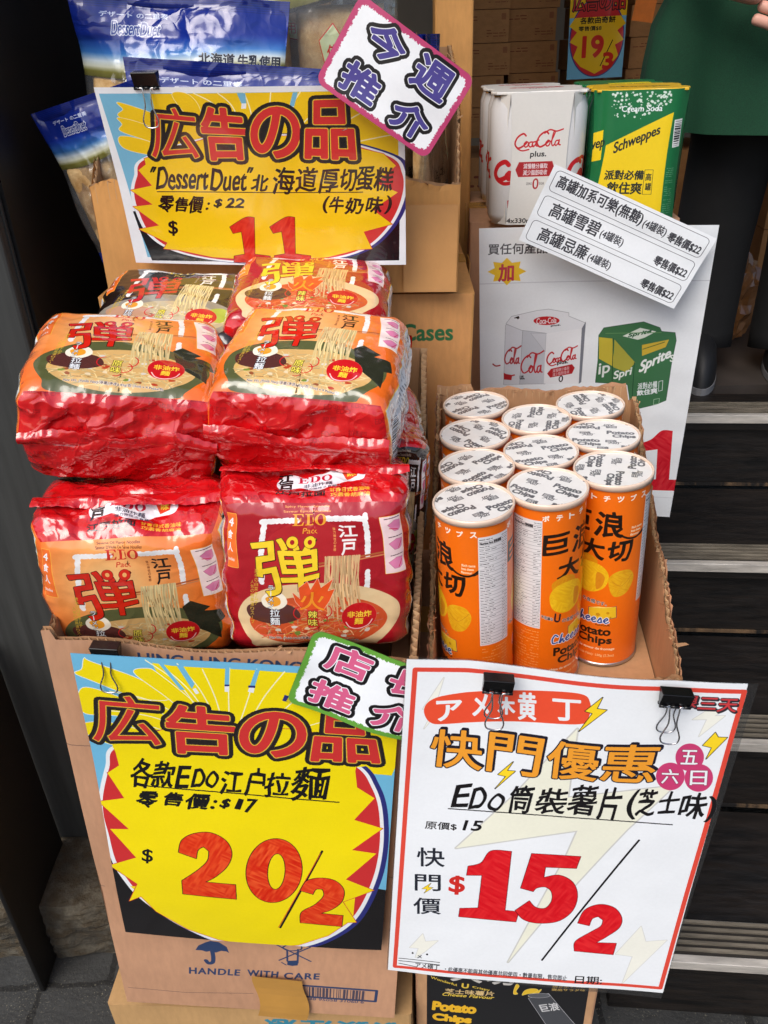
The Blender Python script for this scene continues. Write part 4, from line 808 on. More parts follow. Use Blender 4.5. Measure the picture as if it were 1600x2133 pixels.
def art_back_sign():
    c = Cv(420, 640, (120, 180, 206)); yel = (236, 186, 30)
    c.poly([(0, 60), (420, 60), (420, 250), (0, 250)], yel); c.ell(210, 380, 205, 250, (60, 60, 120)); c.ell(210, 380, 196, 244, CRM); c.poly([(40, 250), (0, 300), (60, 340), (8, 400), (70, 430), (40, 500), (100, 560), (210, 610), (320, 560), (380, 500), (350, 430), (412, 400), (360, 340), (420, 300), (380, 250)], yel)
    for i, t in enumerate('広告の品'): c.text(t, (20+98*i, 100, 110+98*i, 210), (196, 50, 44), [(14, (44, 36, 34))], bold=2)
    c.text('各款曲奇餅', (80, 250, 340, 290), BLK, bold=2); c.text('零售價$8', (70, 305, 240, 335), BLK, bold=1)
    c.text('19', (110, 370, 260, 500), (206, 44, 30), [(6, BLK)], bold=14); c.line([(330, 400), (250, 560)], 6, BLK); c.text('3', (270, 480, 340, 580), (206, 44, 30), [(5, BLK)], bold=12)
    return c.img('far_offer_print')
def art_far_carton():
    c = Cv(500, 260, (190, 140, 90), a=0.); rr = (120, 60, 40); c.squig([(30, 40), (220, 40), (220, 90), (30, 90)], 2, rr, 7, 2, 4); c.squig([(300, 150), (470, 150), (470, 220), (300, 220)], 3, rr, 6, 5, 5); c.poly([(430, 30), (470, 30), (470, 80), (430, 80)], rr, al=.7); return c.img('far_carton_print')
# ------------------------------------------------------------------ the place
def V0(x, y, z): return (x, y, z + Z0)
def M0(loc, eul=(0, 0, 0)): return mat4(V0(*loc), eul)
def struct(o): o['kind'] = 'structure'; return o
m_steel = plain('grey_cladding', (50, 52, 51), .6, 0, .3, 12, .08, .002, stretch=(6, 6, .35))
m_black = plain('black_steel_and_shade', (9, 8, 8), .55, 0, .3, 20, .1)
m_stone, t_, b_ = mk('plinth_stone')
n_ = noise(t_, 14, 8, .7); n2_ = noise(t_, 60, 5)
t_.links.new(mixc(t_, ramp(t_, n2_.outputs[0], [(.4, (0, 0, 0, 1)), (.62, (1, 1, 1, 1))]).outputs[0], ramp(t_, n_.outputs[0], [(.3, lin((26, 25, 24))), (.7, lin((104, 98, 84)))]).outputs[0], lin((64, 54, 38))), b_.inputs['Base Color'])
b_.inputs['Roughness'].default_value = .9; bump(t_, b_, n_.outputs[0], .9, .02)
m_ground, t_, b_ = mk('pavement')
n_ = noise(t_, 5, 8, .7); n2_ = noise(t_, 120, 4); tc_ = nd(t_, 'ShaderNodeTexCoord'); bk = nd(t_, 'ShaderNodeTexBrick'); bk.inputs['Scale'].default_value = 2.4; bk.inputs['Mortar Size'].default_value = .012
for q_ in ('Color1', 'Color2'): bk.inputs[q_].default_value = lin((54, 55, 55))
bk.inputs['Mortar'].default_value = lin((26, 26, 25)); nw_ = noise(t_, 7, 4); va_ = nd(t_, 'ShaderNodeMixRGB'); va_.inputs[0].default_value = .05; t_.links.new(tc_.outputs['Object'], va_.inputs[1]); t_.links.new(nw_.outputs['Color'], va_.inputs[2]); t_.links.new(va_.outputs[0], bk.inputs['Vector'])
mu_ = nd(t_, 'ShaderNodeMix', data_type='RGBA', blend_type='MULTIPLY'); mu_.inputs[0].default_value = 1
t_.links.new(bk.outputs[0], mu_.inputs[6]); t_.links.new(ramp(t_, n_.outputs[0], [(.3, (.35, .35, .34, 1)), (.52, (.9, .9, .88, 1)), (.7, (1.5, 1.5, 1.46, 1))]).outputs[0], mu_.inputs[7])
n9_ = noise(t_, 330, 3, .6); n8_ = noise(t_, 9, 4); sp_ = nd(t_, 'ShaderNodeMath', operation='MULTIPLY'); t_.links.new(ramp(t_, n9_.outputs[0], [(.60, (0, 0, 0, 1)), (.68, (1, 1, 1, 1))]).outputs[0], sp_.inputs[0]); t_.links.new(ramp(t_, n8_.outputs[0], [(.42, (0, 0, 0, 1)), (.62, (1, 1, 1, 1))]).outputs[0], sp_.inputs[1])
t_.links.new(mixc(t_, sp_.outputs[0], mu_.outputs[2], lin((120, 116, 100))), b_.inputs['Base Color']); b_.inputs['Roughness'].default_value = .8; bump(t_, b_, n2_.outputs[0], .5, .004, bump(t_, b_, n_.outputs[0], .4, .01))
g = MB(); gx = np.linspace(-30, 30, 61); gy = np.linspace(-30, 12, 43); g.grid(np.stack([np.broadcast_to(gx, (43, 61)), np.broadcast_to(gy[:, None], (43, 61)), np.zeros((43, 61))], -1))
struct(g.build('ground', m_ground))

# stairs into the shop, with the shop floor at their top
m_wood, t_, b_ = mk('stair_vinyl')
n_ = noise(t_, 9, 6, .65, (1, 6, 9)); n2_ = noise(t_, 3, 3)
t_.links.new(mixc(t_, n2_.outputs[0], ramp(t_, n_.outputs[0], [(.35, lin((11, 10, 9))), (.66, lin((46, 38, 32)))]).outputs[0], lin((13, 12, 12))), b_.inputs['Base Color'])
n3_ = noise(t_, 130, 3, .7, (.15, 1, 1)); rr_ = ramp(t_, n3_.outputs[0], [(.3, (.3, .3, .3, 1)), (.7, (.62, .62, .62, 1))]); t_.links.new(rr_.outputs[0], b_.inputs['Roughness']); bump(t_, b_, n_.outputs[0], .2, .002)
m_alu = plain('nosing_aluminium', (206, 200, 190), .3, .3, .3, 26, .3, .001, stretch=(.5, 3, 3))
m_ridge = plain('ridge_aluminium', (128, 120, 106), .4, .3, .5, 26, .3, .001, stretch=(.5, 3, 3))
m_groove = plain('nosing_dirt', (40, 36, 31), .8)
stair = thing('stairs', 'dark wood-grain steps with ridged aluminium nosings leading up into the shop', 'stairs', M0((0, 0, 0), (0, 0, -6)))
NY = [(.698, -1.14), (.96, -.98), (1.225, -.82), (1.503, -.66)]
for i, (y, z) in enumerate(NY):
    x0 = .24 if i < 2 else .06; y2 = NY[i+1][0] + .002 if i < 3 else 1.62
    b = MB(); b.box((x0, y, z - .03), (2.4, y2, z)); weld(b.build('tread', m_wood, stair), bevel=.002)
    b = MB(); b.box((x0, y + .012, z - .16), (2.4, y + .03, z - .0305)); b.build('riser', m_wood, stair)
    b = MB(); b.box((x0 + .02, y - .006, z - .012), (2.4, y + .006, z + .005)); b.box((x0+.02, y+.0065, z+.001), (2.4, y+.062, z+.0025), mi=1)
    no = weld(b.build('nosing', [m_alu, m_groove], stair), bevel=.0008)
    b = MB()
    for k in range(5): b.box((x0+.02, y+.012+.0105*k, z+.0027), (2.4, y+.0165+.0105*k, z+.0062))
    b.build('grip_ridges', m_ridge, no)
m_worn, t_, b_ = mk('worn_joint'); n_ = noise(t_, 16, 4, .7, (1, .2, .2)); t_.links.new(ramp(t_, n_.outputs[0], [(.46, lin((20, 17, 15))), (.6, lin((112, 88, 62)))]).outputs[0], b_.inputs['Base Color']); b_.inputs['Roughness'].default_value = .7
for y, z in NY[:4]:
    b = MB(); b.box((.08 if z > -.9 else .25, y+.0085, z-.157), (2.4, y+.0115, z-.151)); b.build('worn_joint', m_worn, stair)
m_floor = plain('shop_floor_tiles', (60, 54, 50), .5, 0, .3, 8)
b = MB(); b.box((-1.2, 1.6, -.70), (2.6, 4.6, -.662)); struct(b.build('shop_floor', m_floor, M=M0((0, 0, 0))))
m_dark = plain('interior_shade_black', (20, 19, 19), .6, 0, .3, 5)
m_plaster = plain('shop_wall_paint', (120, 110, 96), .8, 0, .1, 4)
sh = thing('shop_interior', 'dim shop interior shell behind the display with bare walls and ceiling', 'shop', M0((0, 0, 0)))
b = MB(); b.box((-1.3, 4.55, -.66), (2.6, 4.65, 1.6)); b.build('back_wall', m_plaster, sh)
b = MB(); b.box((2.6, 1.5, -.66), (2.7, 4.65, 1.6)); b.build('side_wall', m_plaster, sh)
b = MB(); b.box((-1.3, 1.3, 1.6), (2.7, 4.65, 1.7)); b.build('ceiling', m_plaster, sh)
b = MB(); b.box((-.41, 1.62, -1.29), (.05, 1.66, 1.6)); tag(b.build('shade_backdrop', m_dark, M=M0((0, 0, 0))), 'black partition sheet added for the dark interior behind the cake carton', 'backdrop')  # added black sheet, its colour standing in for the unlit interior

# metal-clad column, stone plinth and black steel post at the left
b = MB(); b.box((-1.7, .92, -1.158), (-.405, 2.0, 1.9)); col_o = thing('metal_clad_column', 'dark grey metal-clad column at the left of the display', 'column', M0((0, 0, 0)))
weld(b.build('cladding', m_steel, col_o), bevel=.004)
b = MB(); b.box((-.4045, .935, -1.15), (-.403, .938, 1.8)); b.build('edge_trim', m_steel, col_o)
b = MB(); b.box((-.4045, .945, -1.15), (-.400, 1.99, 1.85)); b.build('side_panel', m_black, col_o)  # black sheet painting shade onto the grey column's side, no separate panel
P = MB(); nx_, nz_ = 80, 24
def rockface(x0, x1, y, z0, z1, seed):
    xs = np.linspace(x0, x1, nx_); zs = np.linspace(z0, z1, nz_); X_, Z_ = np.meshgrid(xs, zs); Q = np.stack([X_*22, 0*X_, Z_*40], -1)
    return np.stack([X_, y + .010*ridged(Q, seed), Z_], -1)
F_ = rockface(-1.7, -.12, .79, -1.29, -1.162, 4); P.grid(F_)
ys = np.linspace(0, 1, 20)[:, None]; top = np.stack([np.broadcast_to(F_[-1, :, 0], (20, nx_)), F_[-1, :, 1]*(1-ys) + 1.9*ys, -1.162 + .004*vnoise(np.stack([np.broadcast_to(F_[-1, :, 0], (20, nx_))*14, ys*6+0*F_[-1, :, 0], 0*ys+0*F_[-1, :, 0]], -1), 5)], -1); top[0, :, 2] = -1.162
P.grid(top); P.box((-1.7, .82, -1.29), (-.13, 1.9, -1.17))
tag(P.build('stone_plinth', m_stone, M=M0((0, 0, 0)), smooth=False), 'rough weathered stone plinth under the grey column', 'plinth')
b = MB(); b.box((-.574, .735, -1.29), (-.566, .915, -.72)); tag(weld(b.build('steel_post', m_black, M=M0((0, 0, 0), (0, 0, 0))), bevel=.003), 'flat black steel post standing on the pavement in front of the grey column', 'post')

# ------------------------------------------------------------------ cartons
m_kraft = board('kraft_board', (192, 146, 112)); m_kraft2 = board('kraft_board_inside', (178, 136, 98)); m_flute = board('flute_paper', (196, 160, 120))
m_orange = board('warm_board', (208, 152, 88)); m_tape = plain('packing_tape', (190, 140, 66), .25, 0, .08, 20, .15, .001, coat=.5)
def wall_panel(mb, L, top, th, M, bot=0., H=None, seed=0, torn=0., dx=.004, bowk=.003):
    """one corrugated wall: outer liner (slot 0), inner liner (1), fluting seen at the top edge (2)"""
    n = max(int(L/dx), 4); xs = np.linspace(0, L, n+1); rs = np.random.RandomState(seed)
    tp = np.array([top(x) for x in xs]); kn = max(int(L/.013), 3); jt = lambda: (np.interp(np.linspace(0, 1, n+1), np.linspace(0, 1, kn), rs.uniform(-.9, .7, kn)) + rs.uniform(-.3, .3, n+1))*torn; j1 = jt(); j2 = jt()
    H = H or tp.max()
    def tr(P):
        q = P.reshape(-1, 3); return np.array([M @ Vector(p) for p in q]).reshape(P.shape)
    f = np.concatenate([np.linspace(0, .85, 8), [.95, 1]])[:, None]
    bow = bowk*np.sin(np.pi*xs/L)
    for y, j, mi, fl in ((0., j1, 0, False), (th, j2, 1, True)):
        Z = bot + (tp + j - bot)*f; X = np.broadcast_to(xs, Z.shape)
        Y = y - bow*f + .0012*vnoise(np.stack([X*9, Z*9, 0*X+seed], -1), seed)*np.minimum(f*3, 1)
        if torn: Y = Y + (f > .97)*rs.uniform(-1, 1, n+1)*torn*.25
        G = np.stack([X, Y, Z], -1); mb.grid(tr(G), np.stack([X/L, Z/H], -1), fl, mi)
    m = max(int(L/.0016), 8); xf = np.linspace(0, L, m); ph = xf/.0078
    yf = th*.5 + (th*.5-.0006)*np.sin(2*np.pi*ph); tf = np.interp(xf, xs, np.minimum(tp+j1, tp+j2)) - .0006
    G = np.stack([np.stack([xf, yf - np.interp(xf, xs, bow), tf - d], -1) for d in (.02, 0)]); mb.grid(tr(G), None, False, 2)
    for x in (0, L):
        q = [(x, 0, bot), (x, th, bot), (x, th, top(x)-.001), (x, 0, top(x)-.001)]; mb.add([tuple(M @ Vector(p)) for p in q], [(0, 1, 2, 3)], mi=2)
    if torn:      # paper fibres left where the board was ripped
        for i in range(int(L*torn/.000035)):
            x = rs.uniform(0, L); z = top(x); c0 = np.array([x, rs.uniform(-.001, th), z-.002]); r = rs.uniform(.0015, .0042)
            if rs.rand() < .15: r *= 2.2
            d = np.array([rs.uniform(-1, 1), rs.uniform(-1, 1), rs.uniform(-.4, .9)])*r*rs.choice([.5, .8, 1.5]); e = np.array([rs.uniform(-1, 1), rs.uniform(-.6, .6), rs.uniform(-.5, .5)])*r*.6
            mb.add([tuple(M @ Vector(p)) for p in (c0-e, c0+e, c0+d+e*.5, c0+d*1.2-e*.6)], [(0, 1, 2, 3)], mi=1)
    return mb
def closed_carton(name, label, cat, W, D, H, M, im=None, base=None, group=None, tape=True, seed=1):
    """a taped-shut carton standing on its base centre; the front is -y"""
    o = thing(name, label, cat, M, group); b = MB(); base = base or m_kraft
    x, y = W/2, D/2; rs = np.random.RandomState(seed)
    n = 14; u, v = np.meshgrid(np.linspace(0, 1, n), np.linspace(0, 1, n))
    for k, (c0, ax, az) in enumerate((((-x, -y), (W, 0), 1), ((x, -y), (0, D), 1), ((x, y), (-W, 0), 1), ((-x, y), (0, -D), 1))):
        bul = .004*np.sin(np.pi*u)*np.sin(np.pi*v) + .0015*vnoise(np.stack([u*3, v*3, 0*u+k+seed], -1), seed)*np.sin(np.pi*u)*np.sin(np.pi*v)
        nx, ny = (0, -1) if k == 0 else (1, 0) if k == 1 else (0, 1) if k == 2 else (-1, 0)
        G = np.stack([c0[0]+ax[0]*u+nx*bul, c0[1]+ax[1]*u+ny*bul, v*H], -1); b.grid(G, np.stack([u, v], -1), mi=1 if k == 0 else 0)
    b.add([(-x, -y, 0), (x, -y, 0), (x, y, 0), (-x, y, 0)], [(3, 2, 1, 0)])
    b.add([(-x, -y, H), (x, -y, H), (x, -.002, H), (-x, -.002, H)], [(0, 1, 2, 3)]); b.add([(-x, .002, H), (x, .002, H), (x, y, H), (-x, y, H)], [(0, 1, 2, 3)])
    b.add([(-x, -.003, H-.003), (x, -.003, H-.003), (x, .003, H-.003), (-x, .003, H-.003)], [(0, 1, 2, 3)])
    bd = b.build('carton_body', [base, im or base], o); weld(bd, 1e-6, bevel=.003, angle=60)
    if tape:
        b = MB(); b.box((-x-.001, -.024, H+.0004), (x+.001, .024, H+.0009)); b.box((-x-.0065, -.024, H-.05), (-x-.0055, .024, H)); b.box((x+.0055, -.024, H-.05), (x+.0065, .024, H)); b.build('tape', m_tape, o)
    return o
# noodle carton (open), tilted a little like the photograph's
T_nb = M0((0, 0, 0)).to_3x3()
NBW, NBD, NBH = .343, .372, .592
E_nb = (-.2, 3.6, -3.6); Rn = Euler([R(a) for a in E_nb]).to_matrix()
tl_ = Vector(V0(-.316, .586, -.466)); base_ = tl_ - Rn @ Vector((-NBW/2, -NBD/2, NBH)); M_nb = Matrix.Translation(base_) @ Rn.to_4x4()
nb = thing('noodle_carton', 'open brown carton full of noodle packs with an umbrella mark and HANDLE WITH CARE', 'carton', M_nb)
m_nbf = board('noodle_carton_board', (192, 146, 114), im=art_noodle_box()); m_front = m_nbf
TH = .005
tear = lambda x: NBH + .004*math.sin(x*31) + (.012 if x < .012 else 0)
back_h = NBH + .12
def pan(name, parent, L, top, M, mats, th=TH, **k):
    mb = MB(); wall_panel(mb, L, top, th, M, **k); return mb.build(name, mats, parent)
pan('front_panel', nb, NBW, tear, Matrix.Translation((-NBW/2, -NBD/2, 0)), [m_front, m_kraft2, m_flute], H=NBH, seed=1, torn=.0008, bowk=0)
sw = lambda s: NBH + .165*s/.36 + .003*math.sin(s*40)
pan('side_panel', nb, NBD-.012, sw, Matrix.Translation((NBW/2, -NBD/2+.006, 0)) @ Matrix.Rotation(R(90), 4, 'Z'), [m_kraft, m_kraft2, m_flute], seed=2, torn=.0008, th=.008)
pan('side_panel', nb, NBD-.012, lambda s: sw(NBD-.012-s), Matrix.Translation((-NBW/2, NBD/2-.006, 0)) @ Matrix.Rotation(R(-90), 4, 'Z'), [m_kraft, m_kraft2, m_flute], seed=3, torn=.002)
pan('back_panel', nb, NBW, lambda s: NBH + .165, Matrix.Translation((NBW/2, NBD/2, 0)) @ Matrix.Rotation(R(180), 4, 'Z'), [m_kraft, m_kraft2, m_flute], seed=4)
b = MB(); b.box((-NBW/2+.006, -NBD/2+.006, .001), (NBW/2-.006, NBD/2-.006, .006)); b.build('bottom_panel', m_kraft2, nb)
b = MB(); tu = np.linspace(0, 1, 8); b.grid(np.stack([np.stack([np.array([-.002+.062*a+.004*math.sin(5*q), -NBD/2-.0052-.0006*math.sin(7*q+a), -.004+.088*q-.004*a]) for a in (0, .3, .7, 1)]) for q in tu])); b.build('tape', m_tape, nb)
m_low = board('lower_carton_board', (184, 146, 98), art_lower_box())
lc = closed_carton('lower_carton', 'worn brown carton with upside-down blue characters beneath the noodle carton', 'carton', .40, .40, .205, M0((-.175, .785, -1.29), (0, 0, -4)), m_low, base=board('old_board', (176, 140, 94)), seed=5)
# chip tray
Tt = Euler((0, R(-2.55), 0)).to_matrix(); Rt = Tt @ Euler((0, 0, R(-7))).to_matrix()
wv, dv = Vector((math.cos(R(7)), -math.sin(R(7)), 0)), Vector((math.sin(R(7)), math.cos(R(7)), 0))
TW, TD = .232, .332; cx_, cy_ = -.042 + TW/2, .583 + TD/2
TUBE_H = .2175
org = Vector(V0(0, 0, -.3724)) + Tt @ (wv*cx_ + dv*cy_ + Vector((0, 0, -TUBE_H - .007)))
M_tr = Matrix.Translation(org) @ Rt.to_4x4()
tr_ = thing('chip_tray', 'torn open cardboard tray holding orange tubes of potato chips', 'cardboard tray', M_tr)
mats_t = [m_kraft, m_kraft2, m_flute]
pan('front_panel', tr_, TW, lambda s: .070 + .005*math.sin(s*27) + .003*math.sin(s*90), Matrix.Translation((-TW/2, -TD/2, 0)), mats_t, seed=11, torn=.005)
def side_top(s): return float(np.interp(s, [0, .03, .10, .16, .22, .30, .34], [.070, .082, .112, .128, .160, .205, .222])) + .004*math.sin(s*70)
pan('side_panel', tr_, TD-.012, side_top, Matrix.Translation((TW/2, -TD/2+.006, 0)) @ Matrix.Rotation(R(90), 4, 'Z'), mats_t, seed=12, torn=.0055)
pan('side_panel', tr_, TD-.012, lambda s: side_top(TD-.012-s) + .012, Matrix.Translation((-TW/2, TD/2-.006, 0)) @ Matrix.Rotation(R(-90), 4, 'Z'), mats_t, seed=13, torn=.007)
pan('back_panel', tr_, TW, lambda s: .222 + (.010 if s > .19 else 0) - (.02 if s < .012 else 0) + .003*math.sin(s*50), Matrix.Translation((TW/2, TD/2, 0)) @ Matrix.Rotation(R(180), 4, 'Z'), mats_t, seed=14, torn=.003)
b = MB(); b.box((-TW/2+.006, -TD/2+.006, .001), (TW/2-.006, TD/2-.006, .006)); b.build('bottom_panel', m_kraft2, tr_)
# cartons under the tray
m_blk = board('chip_carton_board', im=art_black_box())
closed_carton('chip_carton', 'black-printed cheese potato chip carton on the ground below the white price sign', 'carton', .232, .30, .30, M0((.146, .735, -1.29), (0, 0, -5)), m_blk, seed=8)
closed_carton('plain_carton', 'plain brown carton between the black-printed carton and the chip tray', 'carton', .232, .30, .393, M0((.124, .752, -.988), (0, 0, -6)), seed=9)
# stack behind
m_cas = board('cases_carton_board', (208, 150, 92), art_cases())
closed_carton('cases_carton', 'orange-brown carton with green Cases lettering beneath the cake carton', 'carton', .46, .36, .36, M0((-.110, 1.165, -.628), (0, 1, -2)), m_cas, base=m_orange, seed=10)
closed_carton('stack_carton', 'plain carton on the ground under the green-lettered carton', 'carton', .46, .36, .66, M0((-.110, 1.165, -1.29), (0, 0, -2)), base=m_orange, seed=12)
closed_carton('tall_carton', 'tall narrow orange-brown carton standing upright behind the cake carton', 'carton', .055, .16, 1.40, M0((.131, 1.43, -1.29), (0, 0, -3)), base=m_orange, seed=13, tape=False)
CW, CD = .418, .30; M_cb = M0((-.105, 1.122, -.262), (0, 1, -2.5))
cb = thing('cake_carton', 'open cardboard carton of blue cake bags with torn front', 'carton', M_cb)
mats_c = [m_orange, m_kraft2, m_flute]
pan('front_panel', cb, CW, lambda s: .118 + .008*math.sin(s*19+1) + .004*math.sin(s*60), Matrix.Translation((-CW/2, -CD/2, 0)), mats_c, seed=21, torn=.003)
cs_ = lambda s: float(np.interp(s, [0, .02, .06, .1, .2, .3], [.122, .14, .185, .205, .235, .255]))
pan('side_panel', cb, CD-.012, cs_, Matrix.Translation((CW/2, -CD/2+.006, 0)) @ Matrix.Rotation(R(90), 4, 'Z'), mats_c, seed=22, torn=.003)
pan('side_panel', cb, CD-.012, lambda s: cs_(CD-.012-s)-.06*(s < .2), Matrix.Translation((-CW/2, CD/2-.006, 0)) @ Matrix.Rotation(R(-90), 4, 'Z'), mats_c, seed=23, torn=.003)
pan('back_panel', cb, CW, lambda s: .25, Matrix.Translation((CW/2, CD/2, 0)) @ Matrix.Rotation(R(180), 4, 'Z'), mats_c, seed=24)
b = MB(); b.box((-CW/2+.006, -CD/2+.006, .001), (CW/2-.006, CD/2-.006, .006)); b.build('bottom_panel', m_kraft2, cb)
b = MB(); q_ = np.linspace(0, 1, 10); b.grid(np.stack([np.stack([np.array([.145+.062*a, -CD/2-.0062, .100-.098*s]) for a in q_]) for s in (0, .3, .7, 1)])); b.build('clear_tape', plain('clear_tape', (204, 150, 92), .2, 0, .05, 30, .5, .002, coat=.6), cb)
# cartons carrying the soda
closed_carton('soda_stand_carton', 'upper plain carton that carries the soda packs', 'carton', .29, .26, .30, M0((.295, 1.31, -.532), (0, 0, -6)), seed=31)
closed_carton('soda_stand_carton', 'lower plain carton on the step under the soda packs', 'carton', .29, .26, .294, M0((.292, 1.275, -.8185), (0, 0, -6)), seed=32)

# ------------------------------------------------------------------ noodle packs
m_end = {k: printed('noodle_film_end_logo' if k else 'noodle_film_end_plain', art_pack_end(k), .14, 1., .8, 22, .005) for k in (True, False)}
m_pf = {k: printed('noodle_film_'+k, art_pack(k), .16, 1., .28, 18, .004) for k in PACK}
m_ps = {k: printed('noodle_film_side_'+k, art_pack_side(k), .16, 1., .6, 24, .004) for k in PACK}
def noodle_pack(label, kind, M, seed, W=.166, H=.156, D=.112, ridge=.010, allface=False):
    o = thing('noodle_pack', label, 'noodle pack', M, 'multipacks of instant noodles in the carton')
    mb = MB(); n = 110; a = np.linspace(-1, 1, n); A, B = np.meshgrid(a, a); O = np.ones_like(A); h = np.array([W, D, H])/2; r = .0165
    UV = np.stack([(A+1)/2, (B+1)/2], -1)
    faces = ((np.stack([A, -O, B], -1), UV, 0), (np.stack([-A, O, B], -1), UV, 0), (np.stack([A, B, O], -1), UV, 1), (np.stack([A, -B, -O], -1), UV, 2), (np.stack([O, A, B], -1), UV, 3), (np.stack([-O, -A, B], -1), UV, 3))
    def dfm(q):
        inner = np.clip(q, -(h-r), h-r); d = q-inner; P = inner + r*d/np.maximum(np.linalg.norm(d, axis=-1, keepdims=True), 1e-9)
        x, y, z = P[..., 0]/h[0], P[..., 1]/h[1], P[..., 2]/h[2]; s = lambda e0, e1, t: np.clip((t-e0)/(e1-e0), 0, 1)**2*(3-2*np.clip((t-e0)/(e1-e0), 0, 1))
        e = s(.72, 1., np.abs(z)); yy = 1-np.minimum(np.abs(y), 1)
        Q = P.copy()
        Q[..., 2] += np.sign(z)*e*ridge*yy
        Q[..., 0] += np.sign(x)*e*np.abs(x)**6*.012*yy + np.sign(x)*.003*(1-z*z)*np.abs(x)**2 - np.sign(x)*.003*s(.5, .9, np.abs(z))*(1-e)
        Q[..., 1] += np.sign(y)*(.0085*(1-x*x)*(1-z*z)) * s(.3, 1, np.abs(y))
        nrm = np.stack([x**9, y**9, z**9], -1); nrm /= np.maximum(np.linalg.norm(nrm, axis=-1, keepdims=True), 1e-6)
        K1 = ridged(np.stack([P[..., 0]*42+9*P[..., 1], P[..., 1]*15, P[..., 2]*8+seed], -1), seed, 3); K2 = ridged(np.stack([P[..., 0]*15+P[..., 1]*22, P[..., 1]*34, P[..., 2]*20], -1), seed+9, 2)
        rim = s(.55, .95, np.abs(z))*(1-e); fr = s(.7, 1., np.abs(y)); sd = s(.7, 1., np.abs(x))
        K3 = ridged(np.stack([P[..., 0]*55, P[..., 1]*55, P[..., 2]*9+seed], -1), seed+5, 2); K4 = vnoise(np.stack([P[..., 0]*17, P[..., 1]*17, P[..., 2]*17+seed], -1), seed+3)
        K5 = ridged(np.stack([P[..., 0]*9, P[..., 1]*20, P[..., 2]*38+seed], -1), seed+15, 2)
        K6 = 1-2*np.abs(vnoise(np.stack([P[..., 0]*26+P[..., 1]*30+3, P[..., 1]*30-P[..., 0]*22, P[..., 2]*24+seed], -1), seed+21)); K7 = 1-2*np.abs(vnoise(np.stack([P[..., 0]*60-P[..., 1]*20, P[..., 1]*26, P[..., 2]*40+seed], -1), seed+22))
        wx, wy, wz = [np.abs(q)**7 for q in (x, y, z)]; wt = wx+wy+wz+1e-9; fz = facet(P[..., 0], P[..., 1], .031, seed*10)+.28*facet(P[..., 0], P[..., 1], .013, seed*10+3); fy = facet(P[..., 0], P[..., 2], .034, seed*10+5)+.35*facet(P[..., 0], P[..., 2], .014, seed*10+6); fx = facet(P[..., 1], P[..., 2], .026, seed*10+7)+.5*facet(P[..., 1], P[..., 2], .012, seed*10+8)
        dsp = .0060*fz*wz/wt + (.0011+.0016*rim)*fy*wy/wt + .0036*fx*wx/wt + e*(.0012*K1+.002*K4) + (1-e)*(fr*(.0008*K3*rim+.0008*K4) + sd*(.0008*K5+.0015*K4))
        return Q + nrm*dsp[..., None]
    for C, uv, mi in faces: mb.grid(dfm(C*h), uv, mi=mi)
    body = mb.build('wrapper', [m_pf[kind], m_end[True], m_end[False], m_pf[kind] if allface else m_ps[kind]], o, smooth=True); weld(body, 2e-4)
    for sg, mt in ((1, m_end[False]), (-1, m_end[False])):     # crimped end seals lying folded over the ends
        nx = 90; xs = np.linspace(-W/2-.008, W/2+.008, nx); tt = np.linspace(0, 1, 9)[:, None]
        xs = xs*.94; X_ = np.broadcast_to(xs, (9, nx)); wob = .004*vnoise(np.stack([xs*22, 0*xs, 0*xs+seed], -1), seed+sg)
        Yb = -.002 - .015*tt + wob*(.4+tt) + .0006*np.sin(xs*700)*tt
        Zb = sg*(H/2 + ridge + .0012 + .0040*np.sin(tt*2.6) - .003*tt + .0025*vnoise(np.stack([X_*30, tt*2+0*X_, 0*X_+seed], -1), seed+2)*(.3+tt))
        f = MB(); f.grid(np.stack([X_, Yb, Zb], -1), np.stack([(X_+W/2)/W, .1+.2*tt+0*X_], -1)); f.build('seal_fin', mt, o, smooth=True)
    return o
PK = [('orange noodle pack standing upright in the front left of the carton', 'orange', (-.2375, .668, -.441), (8, 2.5, 5), 1),
      ('dark red spicy noodle pack standing upright in the front right of the carton', 'spicy', (-.064, .655, -.424), (-4, 2, 1), 2),
      ('orange noodle pack lying face up on the upright orange pack, red end towards the front', 'orange', (-.243, .745, -.296), (-78, 9, 7), 3),
      ('orange noodle pack lying face up on the upright dark red pack', 'orange', (-.062, .736, -.296), (-75, 4, -9), 4),
      ('black noodle pack lying at the back left under the yellow cake sign', 'black', (-.220, .886, -.290), (-76, 4, -4), 5),
      ('dark red spicy noodle pack lying at the back right under the yellow cake sign', 'spicy', (-.072, .886, -.278), (-78, 3, -3), 6),
      ('black noodle pack wedged on edge against the right wall of the noodle carton', 'black', (.010, .800, -.415), (-4, 6, -85), 7),
      ('red noodle pack mostly hidden behind the upright dark red pack', 'spicy', (-.064, .775, -.424), (-2, 2, 1), 8)]
for lb, kd, loc, eul, sd_ in PK: noodle_pack(lb, kd, M0(loc, eul), sd_, W={1: .163, 3: .167, 4: .162}.get(sd_, .165), H=.156 if eul[0] > -20 else .146, D=.104 if sd_ not in (7,) else .055, allface=sd_ == 7)

